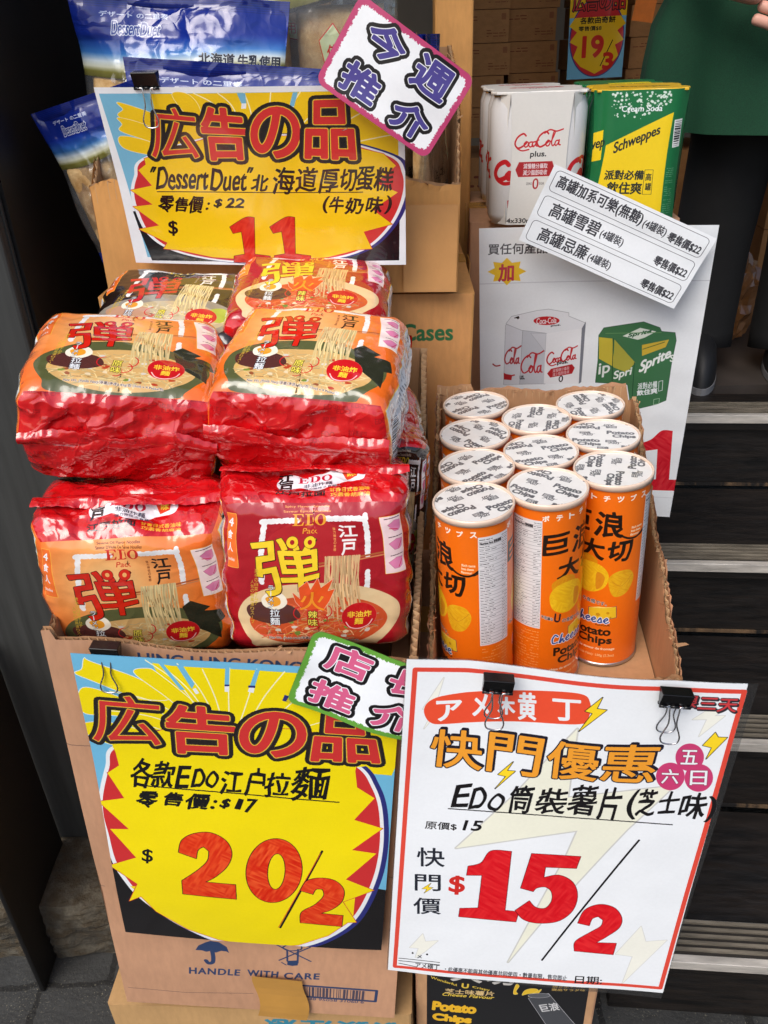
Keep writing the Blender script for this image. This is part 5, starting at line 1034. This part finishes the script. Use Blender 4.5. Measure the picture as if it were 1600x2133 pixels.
# ------------------------------------------------------------------ potato chip tubes
m_lab = printed('tube_label', art_tube(), .3, .35); m_lidp = printed('tube_seal_foil', art_lid(), .3, .6, .15, 10, .003)
m_rim = plain('clear_plastic_lid', (226, 200, 178), .2, 0, .04, 20, .02, .001, coat=.6); m_rimw = plain('metal_base_rim', (190, 190, 192), .3, .9)
RT = .0372
def make_tube():
    o = thing('chip_tube', 'x', 'potato chip tube')
    h = TUBE_H
    b = MB(); b.lathe([(RT-.0012, .004), (RT-.0012, h-.006)], 96); b.build('label', m_lab, o, smooth=True)
    b = MB(); b.lathe([(.001, .0005), (RT-.002, 0), (RT, .0008), (RT, .0035), (RT-.0014, .0042)], 64); b.build('base_rim', m_rimw, o, smooth=True)
    l = MB(); l.lathe([(RT-.0008, h-.0065), (RT+.0004, h-.0063), (RT+.0006, h-.002), (RT+.0002, h-.0002), (RT-.0007, h), (RT-.0014, h-.0004), (RT-.0017, h-.0015), (RT-.0019, h-.0024)], 96); li = l.build('lid', m_rim, o, smooth=True)
    rr = np.linspace(0, RT-.0017, 14)[:, None]; aa = np.linspace(0, 2*np.pi, 97); Px = rr*np.cos(aa); Py = rr*np.sin(aa); b = MB()
    Zf = h - .0019 + .0004*vnoise(np.stack([Px*90, Py*90, 0*Px], -1), 3)
    b.grid(np.stack([Px, Py, Zf], -1), np.stack([.5+Px/(2*RT), .5+Py/(2*RT)], -1)); b.build('seal_foil', m_lidp, li, smooth=True)
    return o
def copy_tree(o, parent=None):
    c = o.copy(); COL.objects.link(c)
    if parent is not None: c.parent = parent
    for ch in o.children: copy_tree(ch, c)
    return c
TP = [('L4', .0821, .6428, -152), ('M3', .1533, .6605, -39), ('R3', .2209, .6854, -108), ('L3', .0931, .7127, 40), ('L2', .1000, .7873, 130), ('L1', .1104, .8654, 215), ('M2', .1607, .7345, 10), ('M1', .1705, .8137, 75), ('R2', .2300, .7609, -15), ('R1', .2355, .8400, 100)]
TL_ = {'L4': 'orange chip tube at the front left of the tray with its nutrition table in view', 'M3': 'orange chip tube at the front middle of the tray, nutrition table on its left', 'R3': 'orange chip tube at the front right of the tray, its chips and cheese in view',
       'L3': 'chip tube directly behind the front left tube', 'L2': 'chip tube third from the front along the left wall of the tray', 'L1': 'chip tube in the back left corner of the tray', 'M2': 'chip tube directly behind the front middle tube', 'M1': 'rearmost chip tube of the middle row in the tray',
       'R2': 'chip tube directly behind the front right tube', 'R1': 'chip tube in the back right corner of the tray'}
proto = None
for nm, x, y, an in TP:
    if proto is None: proto = make_tube(); o = proto
    else: o = copy_tree(proto)
    p = Vector(V0(0, 0, -.3724)) + Tt @ Vector((x, y, -TUBE_H))
    o.matrix_world = Matrix.Translation(p) @ Tt.to_4x4() @ Matrix.Rotation(R(an), 4, 'Z')
    tag(o, TL_[nm], 'potato chip tube', 'tubes of potato chips in the tray')
# ------------------------------------------------------------------ price signs
def sheet(name, label, cat, w, h, loc, eul, im, bend=None, film=True, rough=.22, coat=.35, wave=.25, group=None, seed=0):
    nx, ny = 44, 44; u, v = np.meshgrid(np.linspace(0, 1, nx), np.linspace(0, 1, ny)); mb = MB(); UV = np.stack([u, v], -1)
    Y = .0012*vnoise(np.stack([u*3.3, v*3.3, 0*u+seed], -1), seed) + (bend(u, v) if bend else 0)
    X, Zc = (u-.5)*w, (v-.5)*h
    mb.grid(np.stack([X, Y-.0003, Zc], -1), UV)
    mb.grid(np.stack([X, Y+.0003, Zc], -1), UV, True)
    o = mb.build(name, printed(name+'_film', im, rough, coat, film=film, wave=wave), None, smooth=True, M=M0(loc, eul)); return tag(o, label, cat, group)
sheet('price_sign', 'white laminated price sign with big red 15/2 clipped to the chip tray', 'price sign', .2965, .4261, (.1459, .511, -.6807), (-3.4, 3.78, -5.32), art_flash(), lambda u, v: -.006*np.sin(np.pi*np.clip((u-.18)/.58, 0, 1))*v**4 + .004*np.sin(u*6)*(v > .5)*(v-.5)*2 - .004*(1-v)*u, seed=1)
sheet('price_sign', 'yellow starburst price sign with big red 20/2 on the noodle carton', 'price sign', .297, .42, (-.1536, .5605, -.6873), (-.16, 4.52, -3.51), art_noodle_offer(), lambda u, v: -.003*np.sin(np.pi*u)*(1-v) - .002*np.sin(v*7), film=False, seed=2)
sheet('price_sign', 'yellow starburst price sign with red 11 in front of the cake bags', 'price sign', .3126, .1848, (-.1198, .9285, -.1288), (10.06, 1.19, -6.03), art_cake_offer(), lambda u, v: -.004*np.sin(np.pi*u) + .003*np.sin(v*4), film=False, rough=.16, coat=.8, wave=.5, seed=3)
sheet('price_sign', 'white laminated sign picturing canned soda packs with a large red 1', 'price sign', .2947, .4545, (.2925, 1.09, -.4425), (7.23, -1.23, -12.39), art_soda_offer(), lambda u, v: .003*np.sin(np.pi*u*1.2), film=False, rough=.14, coat=.7, wave=.6, seed=4)
sheet('product_list', 'small white sheet of three outlined text rows tilted across the soda sign', 'sign', .2192, .095, (.3001, 1.030, -.226), (.67, 23.69, -6.63), art_soda_list(), lambda u, v: .0015*np.sin(u*5), film=False, rough=.18, coat=.6, wave=.4, seed=5)
sheet('recommendation_tag', 'tilted white tag with pink border and purple outlined characters', 'sign', .1290, .0852, (.0262, .876, -.0368), (.33, 34.44, -3.89), art_tab((('今', (145, 50, 370, 215)), ('週', (470, 50, 695, 225)), ('推', (125, 305, 350, 468)), ('介', (480, 315, 705, 470))), (188, 66, 112), (74, 66, 140)), lambda u, v: -.002*np.sin(np.pi*u), rough=.3, coat=.2, seed=6)
sheet('recommendation_tag', 'wavy white tag with green border and pink outlined characters', 'sign', .1340, .0830, (-.0183, .5455, -.5045), (-6.5, 22, -5), art_tab((('店', (120, 50, 350, 215)), ('長', (475, 50, 700, 215)), ('推', (105, 305, 340, 468)), ('介', (460, 305, 695, 465))), (98, 158, 58), (206, 92, 132)), lambda u, v: .0025*np.sin(u*6.5+.6), rough=.3, coat=.2, seed=7)

# ------------------------------------------------------------------ binder clips
m_clip = plain('black_clip_enamel', (12, 12, 13), .25, .2, .05, 30, 0); m_wire = plain('clip_wire', (200, 200, 202), .22, 1, .05, 30, 0)
def make_clip():
    o = thing('binder_clip', 'x', 'binder clip'); w = .0128; b = MB()
    prof = [(-.0058, .0035), (.0058, .0035), (.0062, .0026), (.0016, -.0108), (.0004, -.0108), (-.0004, -.0108), (-.0016, -.0108), (-.0062, .0026)]
    for i in range(len(prof)):
        (y0, z0), (y1, z1) = prof[i], prof[(i+1) % len(prof)]; b.add([(-w, y0, z0), (w, y0, z0), (w, y1, z1), (-w, y1, z1)], [(0, 1, 2, 3)])
    for sx in (-w, w): b.add([(sx, y, z) for y, z in prof], [tuple(range(len(prof)))])
    weld(b.build('clip_body', m_clip, o), bevel=.0005)
    for s in (-1, 1):
        b = MB()
        for x0, x1 in ((-w, -w+.006), (-.0035, .0035), (w-.006, w)): b.tube([(x0, s*.0022, -.0112), (x1, s*.0022, -.0112)], .0015, 10)
        b.build('curled_edge', m_clip, o, smooth=True)
        y = s*.0030; P = [(-.0095, y, -.0112), (-.0045, y, -.0112), (-.0040, y*1.3, -.015), (-.0034, y*1.9, -.026), (-.0068, y*2.2, -.036), (-.0078, y*2.3, -.041), (-.006, y*2.4, -.0455), (0, y*2.4, -.047), (.006, y*2.4, -.0455), (.0078, y*2.3, -.041), (.0068, y*2.2, -.036), (.0034, y*1.9, -.026), (.0040, y*1.3, -.015), (.0045, y, -.0112), (.0095, y, -.0112)]
        b = MB(); b.tube(crv(np.array(P), 5, False), .00075, 7); b.build('wire_handle', m_wire, o, smooth=True)
    return o
clip0 = None
for lb, loc, eul in (('black binder clip at the top left of the white 15/2 sign', (.0905, .5120, -.468), (-4, 4, -5)),
                     ('black binder clip at the top right corner area of the white 15/2 sign', (.2365, .4985, -.4785), (-4, 3, -6)),
                     ('black binder clip holding the 20/2 sign to the noodle carton', (-.2535, .569, -.4635), (0, 4, -3.5)),
                     ('black binder clip at the top left of the yellow cake sign', (-.2205, .918, -.026), (8, 1, -6)),
                     ('black binder clip partly hidden under the pink-bordered tag', (-.028, .909, -.034), (8, 1, -6))):
    o = clip0 = make_clip() if clip0 is None else None or clip0
    if 'top left of the white' not in lb: o = copy_tree(clip0)
    o.matrix_world = M0(loc, eul); tag(o, lb, 'binder clip', 'binder clips holding the signs')

# ------------------------------------------------------------------ bags of cake
m_bag = printed('cake_bag_film', art_cake(), .2, .6, .5, 16, .006, film=True, milky=.09)
m_cake, t_, b_ = mk('sponge_cake'); n_ = noise(t_, 60, 5, .7); n2_ = noise(t_, 12, 3)
t_.links.new(mixc(t_, n2_.outputs[0], ramp(t_, n_.outputs[0], [(.35, lin((186, 142, 84))), (.65, lin((244, 218, 166)))]).outputs[0], lin((196, 150, 88))), b_.inputs['Base Color']); b_.inputs['Roughness'].default_value = .9; bump(t_, b_, n_.outputs[0], .8, .004)
def cake_bag(label, M, seed, W=.235, H=.235, T=.030):
    o = thing('cake_bag', label, 'bag of cake', M, 'blue-topped bags of cake'); mb = MB(); n = 70
    u, v = np.meshgrid(np.linspace(0, 1, n), np.linspace(0, 1, n))
    bul = np.clip(np.sin(np.pi*u), 0, 1)**.55*np.clip(np.sin(np.pi*np.clip((v-.03)/.92, 0, 1)), 0, 1)**.6*(1-.45*v)
    for s in (-1, 1):
        wr = ridged(np.stack([u*7+v*2, v*6, 0*u+seed], -1), seed, 3)*.005*bul**.4 + .003*np.sin(u*9+seed)*(v > .8)
        mb.grid(np.stack([(u-.5)*W*(1-.05*np.sin(np.pi*v)), s*(T*bul+wr*.8+.0004)+.008*vnoise(np.stack([u*3, v*3, 0*u+seed], -1), seed+2), v*H], -1), UV := np.stack([u, v], -1), s > 0)
    mb.build('film_bag', m_bag, o, smooth=True)
    for k, (cx, cz, sx, sz) in enumerate(((-.056, .080, .052, .074), (.055, .082, .050, .076))):
        m = 26; a, b = np.meshgrid(np.linspace(-1, 1, m), np.linspace(-1, 1, m)); mb = MB()
        th = np.clip(1-a**6, 0, 1)**.5*np.clip(1-b**6, 0, 1)**.5
        for s in (-1, 1): mb.grid(np.stack([(cx+a*sx)*W/.25, s*(min(.017, T*.55)*th+.002*vnoise(np.stack([a*4, b*4, 0*a+k+seed], -1), seed)*th), (cz+b*sz)*H/.24], -1), None, s > 0)
        weld(mb.build('cake_slice', m_cake, o, smooth=True), 1e-5)
    return o
cake_bag('blue-topped cake bag at the front reading 北海道 with its white lettering in full view', M0((-.222, 1.048, -.178), (-6, 4, -3)), 1, W=.245, H=.225)
cake_bag('blue-topped cake bag close behind the yellow sign with only its sealed blue edge showing', M0((-.140, 1.012, -.247), (-3, 5, -2)), 2, W=.30, H=.225, T=.018)
cake_bag('blue-topped cake bag leaning out at the left edge of the cake carton', M0((-.268, 1.03, -.215), (4, -14, -6)), 3, W=.15, H=.175, T=.020)
cake_bag('cake bag with cake and dark lettering visible right of the front blue bag', M0((-.085, 1.10, -.21), (-4, 0, 4)), 4, W=.26, H=.37, T=.036)
cake_bag('cake bag standing edge-on at the right wall of the cake carton', M0((.070, 1.060, -.25), (0, 0, 78)), 5, W=.16, H=.25, T=.016)
cake_bag('cake bag standing edge-on between the tag and the right wall', M0((.040, 1.070, -.25), (0, 2, 74)), 6, W=.17, H=.255, T=.016)
cake_bag('cake bag at the back of the carton above the front blue bag', M0((-.150, 1.18, -.14), (-4, 0, 2)), 7, W=.26, H=.29)

# ------------------------------------------------------------------ soda multipacks
m_can = {'cola': printed('cola_can', art_cokecan(), .25, .3), 'green': plain('green_can', (22, 96, 56), .25, .3, .05, 20, 0, coat=.3)}
m_canend = plain('can_end', (190, 190, 192), .25, 1, .05, 40, 0)
m_cpan = printed('cola_panel', art_coke(), .35, .15, wave=.15); m_ctop = printed('cola_top', art_coketop(), .35, .15); m_spp = printed('cream_soda_panel', art_schw(), .33, .2, wave=.15)
m_stop = {1: printed('cream_soda_top', art_schw_top(True), .35, .15), 0: printed('lime_soda_top', art_schw_top(False), .35, .15)}; m_lpan = printed('lime_panel', art_lime(), .33, .2, wave=.15)
m_wside = plain('white_wrap_card', (222, 220, 214), .4, 0, .03, 20, .05); m_gside = plain('green_wrap_card', (26, 108, 60), .4, 0, .05, 20, .05)
def soda_pack(label, M, kind, group='four-can soda packs'):
    o = thing('soda_pack', label, 'pack of cans', M, group); r, h, e = .0295, .150, .0300
    cm, pm, tm, sm = {'cola': (m_can['cola'], m_cpan, m_ctop, m_wside), 'cream': (m_can['green'], m_spp, m_stop[1], m_gside), 'lime': (m_can['green'], m_lpan, m_stop[0], m_gside)}[kind]
    for i, (sx, sy) in enumerate(((-1, -1), (1, -1), (-1, 1), (1, 1))):
        b = MB(); b.lathe([(r*.80, .001), (r*.86, 0), (r, .012), (r, h-.016), (r*.86, h-.003)], 48)
        c = b.build('can', cm, o, smooth=True); c.location = (sx*e, sy*e, 0); c.rotation_euler = (0, 0, R((-150, 20, 60, 120)[i]))
        b = MB(); b.lathe([(r*.86, h-.003), (r*.88, h-.001), (r*.84, h), (r*.80, h-.004), (.0005, h-.004)], 40); b.build('can_end', m_canend, c, smooth=True)
    a = np.linspace(0, 2*np.pi, 160, endpoint=False); L = []
    for t in a:      # outline that follows the four cans, filled between them
        d = np.array([math.cos(t), math.sin(t)]); best = 0
        for sx in (-1, 1):
            for sy in (-1, 1):
                c = np.array([sx*e, sy*e]); bq = d@c; ds = bq*bq - c@c + r*r
                if ds > 0: best = max(best, bq + math.sqrt(ds))
        L.append(d*max(best, .0545/max(abs(d[0]), abs(d[1]))*.985))
    L = np.array(L); b = MB(); n = len(L)
    rings = [(1.0, h+.0005), (1.0, h+.0022), (.985, h+.0032), (.5, h+.0036), (.02, h+.0036)]
    V = np.concatenate([np.column_stack([L*k, np.full(n, z)]) for k, z in rings]); UVc = np.concatenate([np.stack([.5+L[:, 0]*k/.125, .5+L[:, 1]*k/.125], -1) for k, z in rings])
    b.add(V, [(i*n+j, i*n+(j+1) % n, (i+1)*n+(j+1) % n, (i+1)*n+j) for i in range(len(rings)-1) for j in range(n)] + [tuple((len(rings)-1)*n+j for j in range(n))], UVc)
    b.build('top_card', tm, o)
    full = kind != 'cola'; xl, xr = (-.037, .038) if not full else (-.057, .057)
    y = -e-r-.0012
    for s in (1, -1):
        b = MB(); m = 14; u, v = np.meshgrid(np.linspace(0, 1, m), np.linspace(0, 1, m)); x0 = xl+.004*np.sin(np.pi*v); x1 = xr-.004*np.sin(np.pi*v)
        xx = x0+(x1-x0)*u; b.grid(np.stack([s*xx, s*(y-.0008*np.sin(np.pi*u)+np.maximum(np.abs(xx)-.042, 0)*1.05), .001+(h+.0015)*v], -1), np.stack([u, v], -1))
        if full: b.build('front_card' if s > 0 else 'back_card', [pm, sm], o, smooth=True); continue
        for q, sx in ((xl, -1), (xr, 1)):      # folded gussets wrapping back to the cans
            b.add([(s*q, s*y, h+.001), (s*(q+sx*.012), s*(y+.012), h+.001), (s*(q+sx*.004), s*(y+.004), h-.055)], [(0, 1, 2)], [(0, .97), (.02, .97), (.02, .75)], mi=1)
            b.add([(s*q, s*y, .001), (s*(q+sx*.010), s*(y+.011), .001), (s*(q+sx*.003), s*(y+.003), .035)], [(0, 1, 2)], [(0, .05), (.02, .05), (.02, .2)], mi=1)
            if full and sx*s > 0: b.add([(s*q, s*y, .001), (s*(q+sx*.021), s*(y+.013), .001), (s*(q+sx*.021), s*(y+.013), h), (s*q, s*y, h)], [(0, 1, 2, 3)], mi=1)
        b.build('front_card' if s > 0 else 'back_card', [pm, sm], o)
    return o
SZ = -.2235
soda_pack('white cola four-pack at the front left of the soda packs', M0((.226, 1.212, SZ-.006), (0, 0, -5)) @ Matrix.Scale(1.06, 4), 'cola')
soda_pack('white cola four-pack directly behind the front white pack', M0((.2285, 1.349, SZ), (0, 0, -4)), 'cola')
soda_pack('green and yellow cream soda four-pack at the front right', M0((.357, 1.208, SZ-.006), (0, 0, -8)) @ Matrix.Scale(1.05, 4), 'cream')
soda_pack('green lemon-lime soda four-pack behind the cream soda pack', M0((.369, 1.349, SZ), (0, 0, -6)), 'lime')

# ------------------------------------------------------------------ the shop's far stock
m_far = board('far_carton_board', (176, 124, 74), art_far_carton())
far0 = None; m_b1 = board('far_board', (160, 112, 66))
def far_carton(x, y, z, W, D, H, rz, label, group):
    global far0
    if far0 is None: far0 = closed_carton('stock_carton', label, 'carton', 1, 1, 1, None, m_far, base=m_b1, tape=False, seed=77)
    o = far0 if 'used' not in far0 else copy_tree(far0)
    far0['used'] = 1
    o.matrix_world = M0((x, y, z), (0, 0, rz)) @ Matrix.Diagonal((W, D, H, 1)); tag(o, label, 'carton', group)
rs_ = random.Random(2)
for ci, (x, W) in enumerate(((.36, .17), (.54, .165), (.715, .10), (.93, .16), (1.10, .15))):
    for k in range(11):
        H = .088; z = -.66 + k*(H+.002)
        if z < -.36: continue
        far_carton(x+rs_.uniform(-.006, .006), 3.05+.1*(ci % 2), z, W, .26, H, rs_.uniform(-3, 3), 'small brown carton in the dim stacks at the back of the shop', 'small brown cartons stacked at the back of the shop')
for x in (.45, .93): far_carton(x, 3.1, -.66, .5, .34, .298, 0, 'large base carton under the small cartons at the back of the shop', 'large base cartons at the back of the shop')
far_carton(.60, 2.35, -.66, .20, .2, .50, 3, 'single brown carton standing behind the soda packs under the far sign', 'stock')
for k in range(3): far_carton(1.22, 2.3, -.66+.202*k, .42, .36, .20, -4, ('bottom', 'middle', 'top')[k]+' carton of the three stacked behind the person', 'cartons stacked behind the person')
sheet('price_sign', 'far yellow price sign with 19/3 hanging in front of the stacked cartons', 'price sign', .17, .27, (.705, 2.86, -.0015), (-2, -1, -3), art_back_sign(), film=False, seed=8)
m_or = plain('orange_card', (226, 120, 30), .4); b = MB(); b.box((-.03, -.001, -.02), (.03, .001, .06)); tag(b.build('shelf_card', m_or, M=M0((.80, 2.72, .03), (0, 8, 0))), 'small orange card hanging near the far price sign', 'card')

# ------------------------------------------------------------------ shop assistant
def skin(name, joints, bones, mat, parent=None, sub=2):
    me = bpy.data.meshes.new(name); me.from_pydata([j[0] for j in joints], bones, []); o = bpy.data.objects.new(name, me); COL.objects.link(o)
    m = o.modifiers.new('s', 'SKIN'); m.use_smooth_shade = True; me.skin_vertices or None
    for i, j in enumerate(joints):
        r = j[1]; me.skin_vertices[0].data[i].radius = r if hasattr(r, '__len__') else (r, r)
    me.skin_vertices[0].data[0].use_root = True
    sm = o.modifiers.new('u', 'SUBSURF'); sm.levels = sm.render_levels = sub
    bpy.context.view_layer.update(); dg = bpy.context.evaluated_depsgraph_get(); m2 = bpy.data.meshes.new_from_object(o.evaluated_get(dg)); bpy.data.objects.remove(o)
    m2.name = name; m2.materials.clear(); m2.materials.append(mat); o = bpy.data.objects.new(name, m2); COL.objects.link(o); o.parent = parent
    for p in m2.polygons: p.use_smooth = True
    return o
m_skin = plain('skin', (214, 160, 140), .5, 0, .06, 40, .1); m_trou = plain('black_trousers', (9, 9, 10), .85, 0, .3, 40, .3); m_apron, t_, b_ = mk('green_cloth')
n_ = noise(t_, 900, 2); t_.links.new(ramp(t_, n_.outputs[0], [(.35, lin((3, 50, 30))), (.65, lin((7, 72, 44)))]).outputs[0], b_.inputs['Base Color']); b_.inputs['Roughness'].default_value = .85; bump(t_, b_, n_.outputs[0], .3, .001)
m_hair = plain('dark_hair', (24, 20, 18), .5); m_shoe = plain('black_shoe', (18, 18, 20), .6); m_sole = plain('white_sole', (118, 118, 120), .6)
pe = thing('person', 'person in black trousers and green apron standing on the shop floor by the stairs', 'person', M0((.785, 1.70, -.66), (0, 0, -14)))
# local frame: feet at z 0, facing -y
J = [((0, 0, .86), (.135, .10)), ((0, 0, 1.05), (.125, .095)), ((0, .01, 1.25), (.15, .10)), ((0, .01, 1.37), (.11, .075)), ((0, 0, 1.45), .05), ((0, -.01, 1.52), .055),
     ((-.17, 0, 1.36), .055), ((-.27, -.02, 1.08), .042), ((-.235, -.16, .86), .034), ((-.185, -.245, .715), .026), ((.17, 0, 1.36), .055), ((.26, .02, 1.10), .042), ((.21, -.13, .93), .034), ((.12, -.205, .88), .026),
     ((-.075, 0, .80), .09), ((-.08, -.02, .46), .062), ((-.085, .02, .10), .035), ((-.085, -.04, .04), .02), ((.085, 0, .80), .09), ((.09, -.02, .46), .062), ((.10, .02, .10), .035), ((.10, -.03, .04), .02)]
Bn = [(0, 1), (1, 2), (2, 3), (3, 4), (4, 5), (3, 6), (6, 7), (7, 8), (8, 9), (3, 10), (10, 11), (11, 12), (12, 13), (0, 14), (14, 15), (15, 16), (16, 17), (0, 18), (18, 19), (19, 20), (20, 21)]
skin('body', J, Bn, m_skin, pe)
def lathe_el(prof, n=48, wob=0, seed=1):
    a = np.linspace(0, 2*np.pi, n+1); pr = np.array(prof, float)
    k = 1 + wob*np.sin(a*7+seed)[None]*np.linspace(0, 1, len(pr))[::-1][:, None] + wob*.6*np.sin(a*12+2)[None]*np.linspace(0, 1, len(pr))[::-1][:, None]
    return np.stack([pr[:, 3:4]+pr[:, 0:1]*np.cos(a)*k, pr[:, 4:5]+pr[:, 1:2]*np.sin(a)*k, pr[:, 2:3]+0*a], -1)
b = MB(); s_ = np.linspace(-.8, .8, 2)
# head
hh = np.linspace(0, np.pi, 22); hd = MB(); a = np.linspace(0, 2*np.pi, 33); Pz = np.cos(hh)[:, None]; Pr = np.sin(hh)[:, None]
Hx = .074*Pr*np.cos(a); Hy = .092*Pr*np.sin(a); Hz = 1.60+.115*Pz+0*a; Hx = Hx*np.where(Hz < 1.56, .88, 1); hd.grid(np.stack([Hx, Hy-.015, Hz], -1), None, True)
hd.add([(-.012, -.10, 1.585), (.012, -.10, 1.585), (0, -.128, 1.58), (0, -.104, 1.625)], [(0, 2, 3), (2, 1, 3), (0, 1, 2)])
hobj = hd.build('head', m_skin, pe, smooth=True)
b = MB()
for sx in (-.03, .03): b.box((sx-.011, -.108, 1.612), (sx+.011, -.1, 1.62))
b.box((-.022, -.105, 1.545), (.022, -.098, 1.552)); b.build('facial_features', m_hair, pe)
b = MB(); up = hh < 1.75; b.grid(np.stack([Hx[up]*1.09, Hy[up]*1.08-.008, (Hz[up]-1.6)*1.08+1.603], -1), None, True); b.build('hair', m_hair, pe, smooth=True)
# shirt and apron, trousers, shoes
b = MB(); b.grid(lathe_el([(.17, .12, .84, 0, 0), (.155, .115, 1.0, 0, 0), (.165, .12, 1.15, 0, 0), (.19, .125, 1.28, 0, .01), (.17, .10, 1.38, 0, .01), (.07, .06, 1.44, 0, 0)])); b.build('shirt', m_apron, pe, smooth=True)
for s in (-1, 1):
    b = MB(); b.tube([(s*.16, 0, 1.37), (s*.20, 0, 1.28), (s*.225, 0, 1.16)], [.07, .066, .064], 16, cap=False); b.build('sleeve', m_apron, pe, smooth=True)
ap = lathe_el([(.262, .165, .490, -.012, -.03), (.262, .165, .52, -.014, -.03), (.250, .168, .60, -.02, -.03), (.242, .165, .66, -.02, -.03), (.215, .155, .74, -.01, -.02), (.19, .14, .86, 0, -.01), (.172, .13, .98, 0, 0), (.168, .125, 1.10, 0, 0)], 96, .05, 2)
b = MB(); b.grid(ap); b.build('apron', m_apron, pe, smooth=True)
for s, sx, kx in ((-1, -.085, -.08), (1, .10, .09)):
    b = MB(); b.tube([(sx*.9, 0, .84), (kx, -.01, .62), (kx, -.02, .46), (sx, .015, .25), (sx, .02, .085), (sx, .010, .045)], [.105, .092, .080, .076, .075, .075], 20); b.build('trouser_leg', m_trou, pe, smooth=True)
    sh_ = [(sx + .043*math.cos(t)*(1 if math.sin(t) > 0 else .95), -.045 + .135*math.sin(t)) for t in np.linspace(0, 2*np.pi, 28, endpoint=False)]
    b = MB(); b.prism(sh_, 0, .014); so = b.build('shoe_sole', m_sole, pe)
    n = len(sh_); b = MB(); V = []
    for k, z in ((.98, .014), (.95, .04), (.84, .068), (.6, .085), (.35, .092)): V += [(sx+(x-sx)*k, -.045+(y+.045)*k+(1-k)*.05, z) for x, y in sh_]
    b.add(V, [(i*n+j, i*n+(j+1) % n, (i+1)*n+(j+1) % n, (i+1)*n+j) for i in range(4) for j in range(n)] + [tuple(4*n+j for j in range(n))]); b.build('shoe', m_shoe, pe, smooth=True)
# hands: palm and five bent fingers on each wrist
def hand(wr, dirv, side):
    d = Vector(dirv).normalized(); n = Vector((0, -1, .25)); n = (n - d*n.dot(d)).normalized(); sd = d.cross(n)*side
    w = Vector(wr); Jn = [(tuple(w), (.024, .017)), (tuple(w+d*.045), (.034, .015)), (tuple(w+d*.085), (.036, .013))]; Bo = [(0, 1), (1, 2)]
    skin('palm', Jn, Bo, m_skin, pe, 2)
    for i, (off, l) in enumerate(((-.028, .055), (-.009, .066), (.010, .070), (.028, .062))):
        p0 = w+d*.078+sd*off; p1 = p0+d*l*.45+n*.004*0; p2 = p1+(d*.9-n*.42).normalized()*l*.32; p3 = p2+(d*.6-n*.8).normalized()*l*.28
        skin('finger', [(tuple(p0), .0095), (tuple(p1), .009), (tuple(p2), .008), (tuple(p3), .0065)], [(0, 1), (1, 2), (2, 3)], m_skin, pe, 2)
    p0 = w+d*.02+sd*.026; p1 = p0+(d*.6+sd*.8).normalized()*.035; p2 = p1+(d*.9+sd*.2-n*.2).normalized()*.03
    skin('thumb', [(tuple(p0), .012), (tuple(p1), .010), (tuple(p2), .008)], [(0, 1), (1, 2)], m_skin, pe, 2)
hand((.12, -.205, .88), (-.85, -.05, -.10), 1); hand((-.185, -.245, .715), (.86, -.05, -.28), -1)
# crumpled brown bag by the shoes
a = np.linspace(0, 2*np.pi, 40); hh = np.linspace(0, np.pi, 26)[:, None]; D3 = np.stack([np.sin(hh)*np.cos(a), np.sin(hh)*np.sin(a), np.cos(hh)+0*a], -1)
rr = 1 + .30*ridged(D3*2.3, 4, 3); b = MB(); b.grid(D3*rr[..., None]*np.array([.07, .06, .11]), None, True)
tag(b.build('crumpled_bag', plain('brown_film', (150, 100, 58), .2, 0, .2, 20, .3, .002, coat=.5), M=M0((.835, 1.93, -.57)), smooth=False), 'crumpled translucent brown bag on the shop floor behind the shoes', 'bag')
bpy.data.objects.remove(_fo)
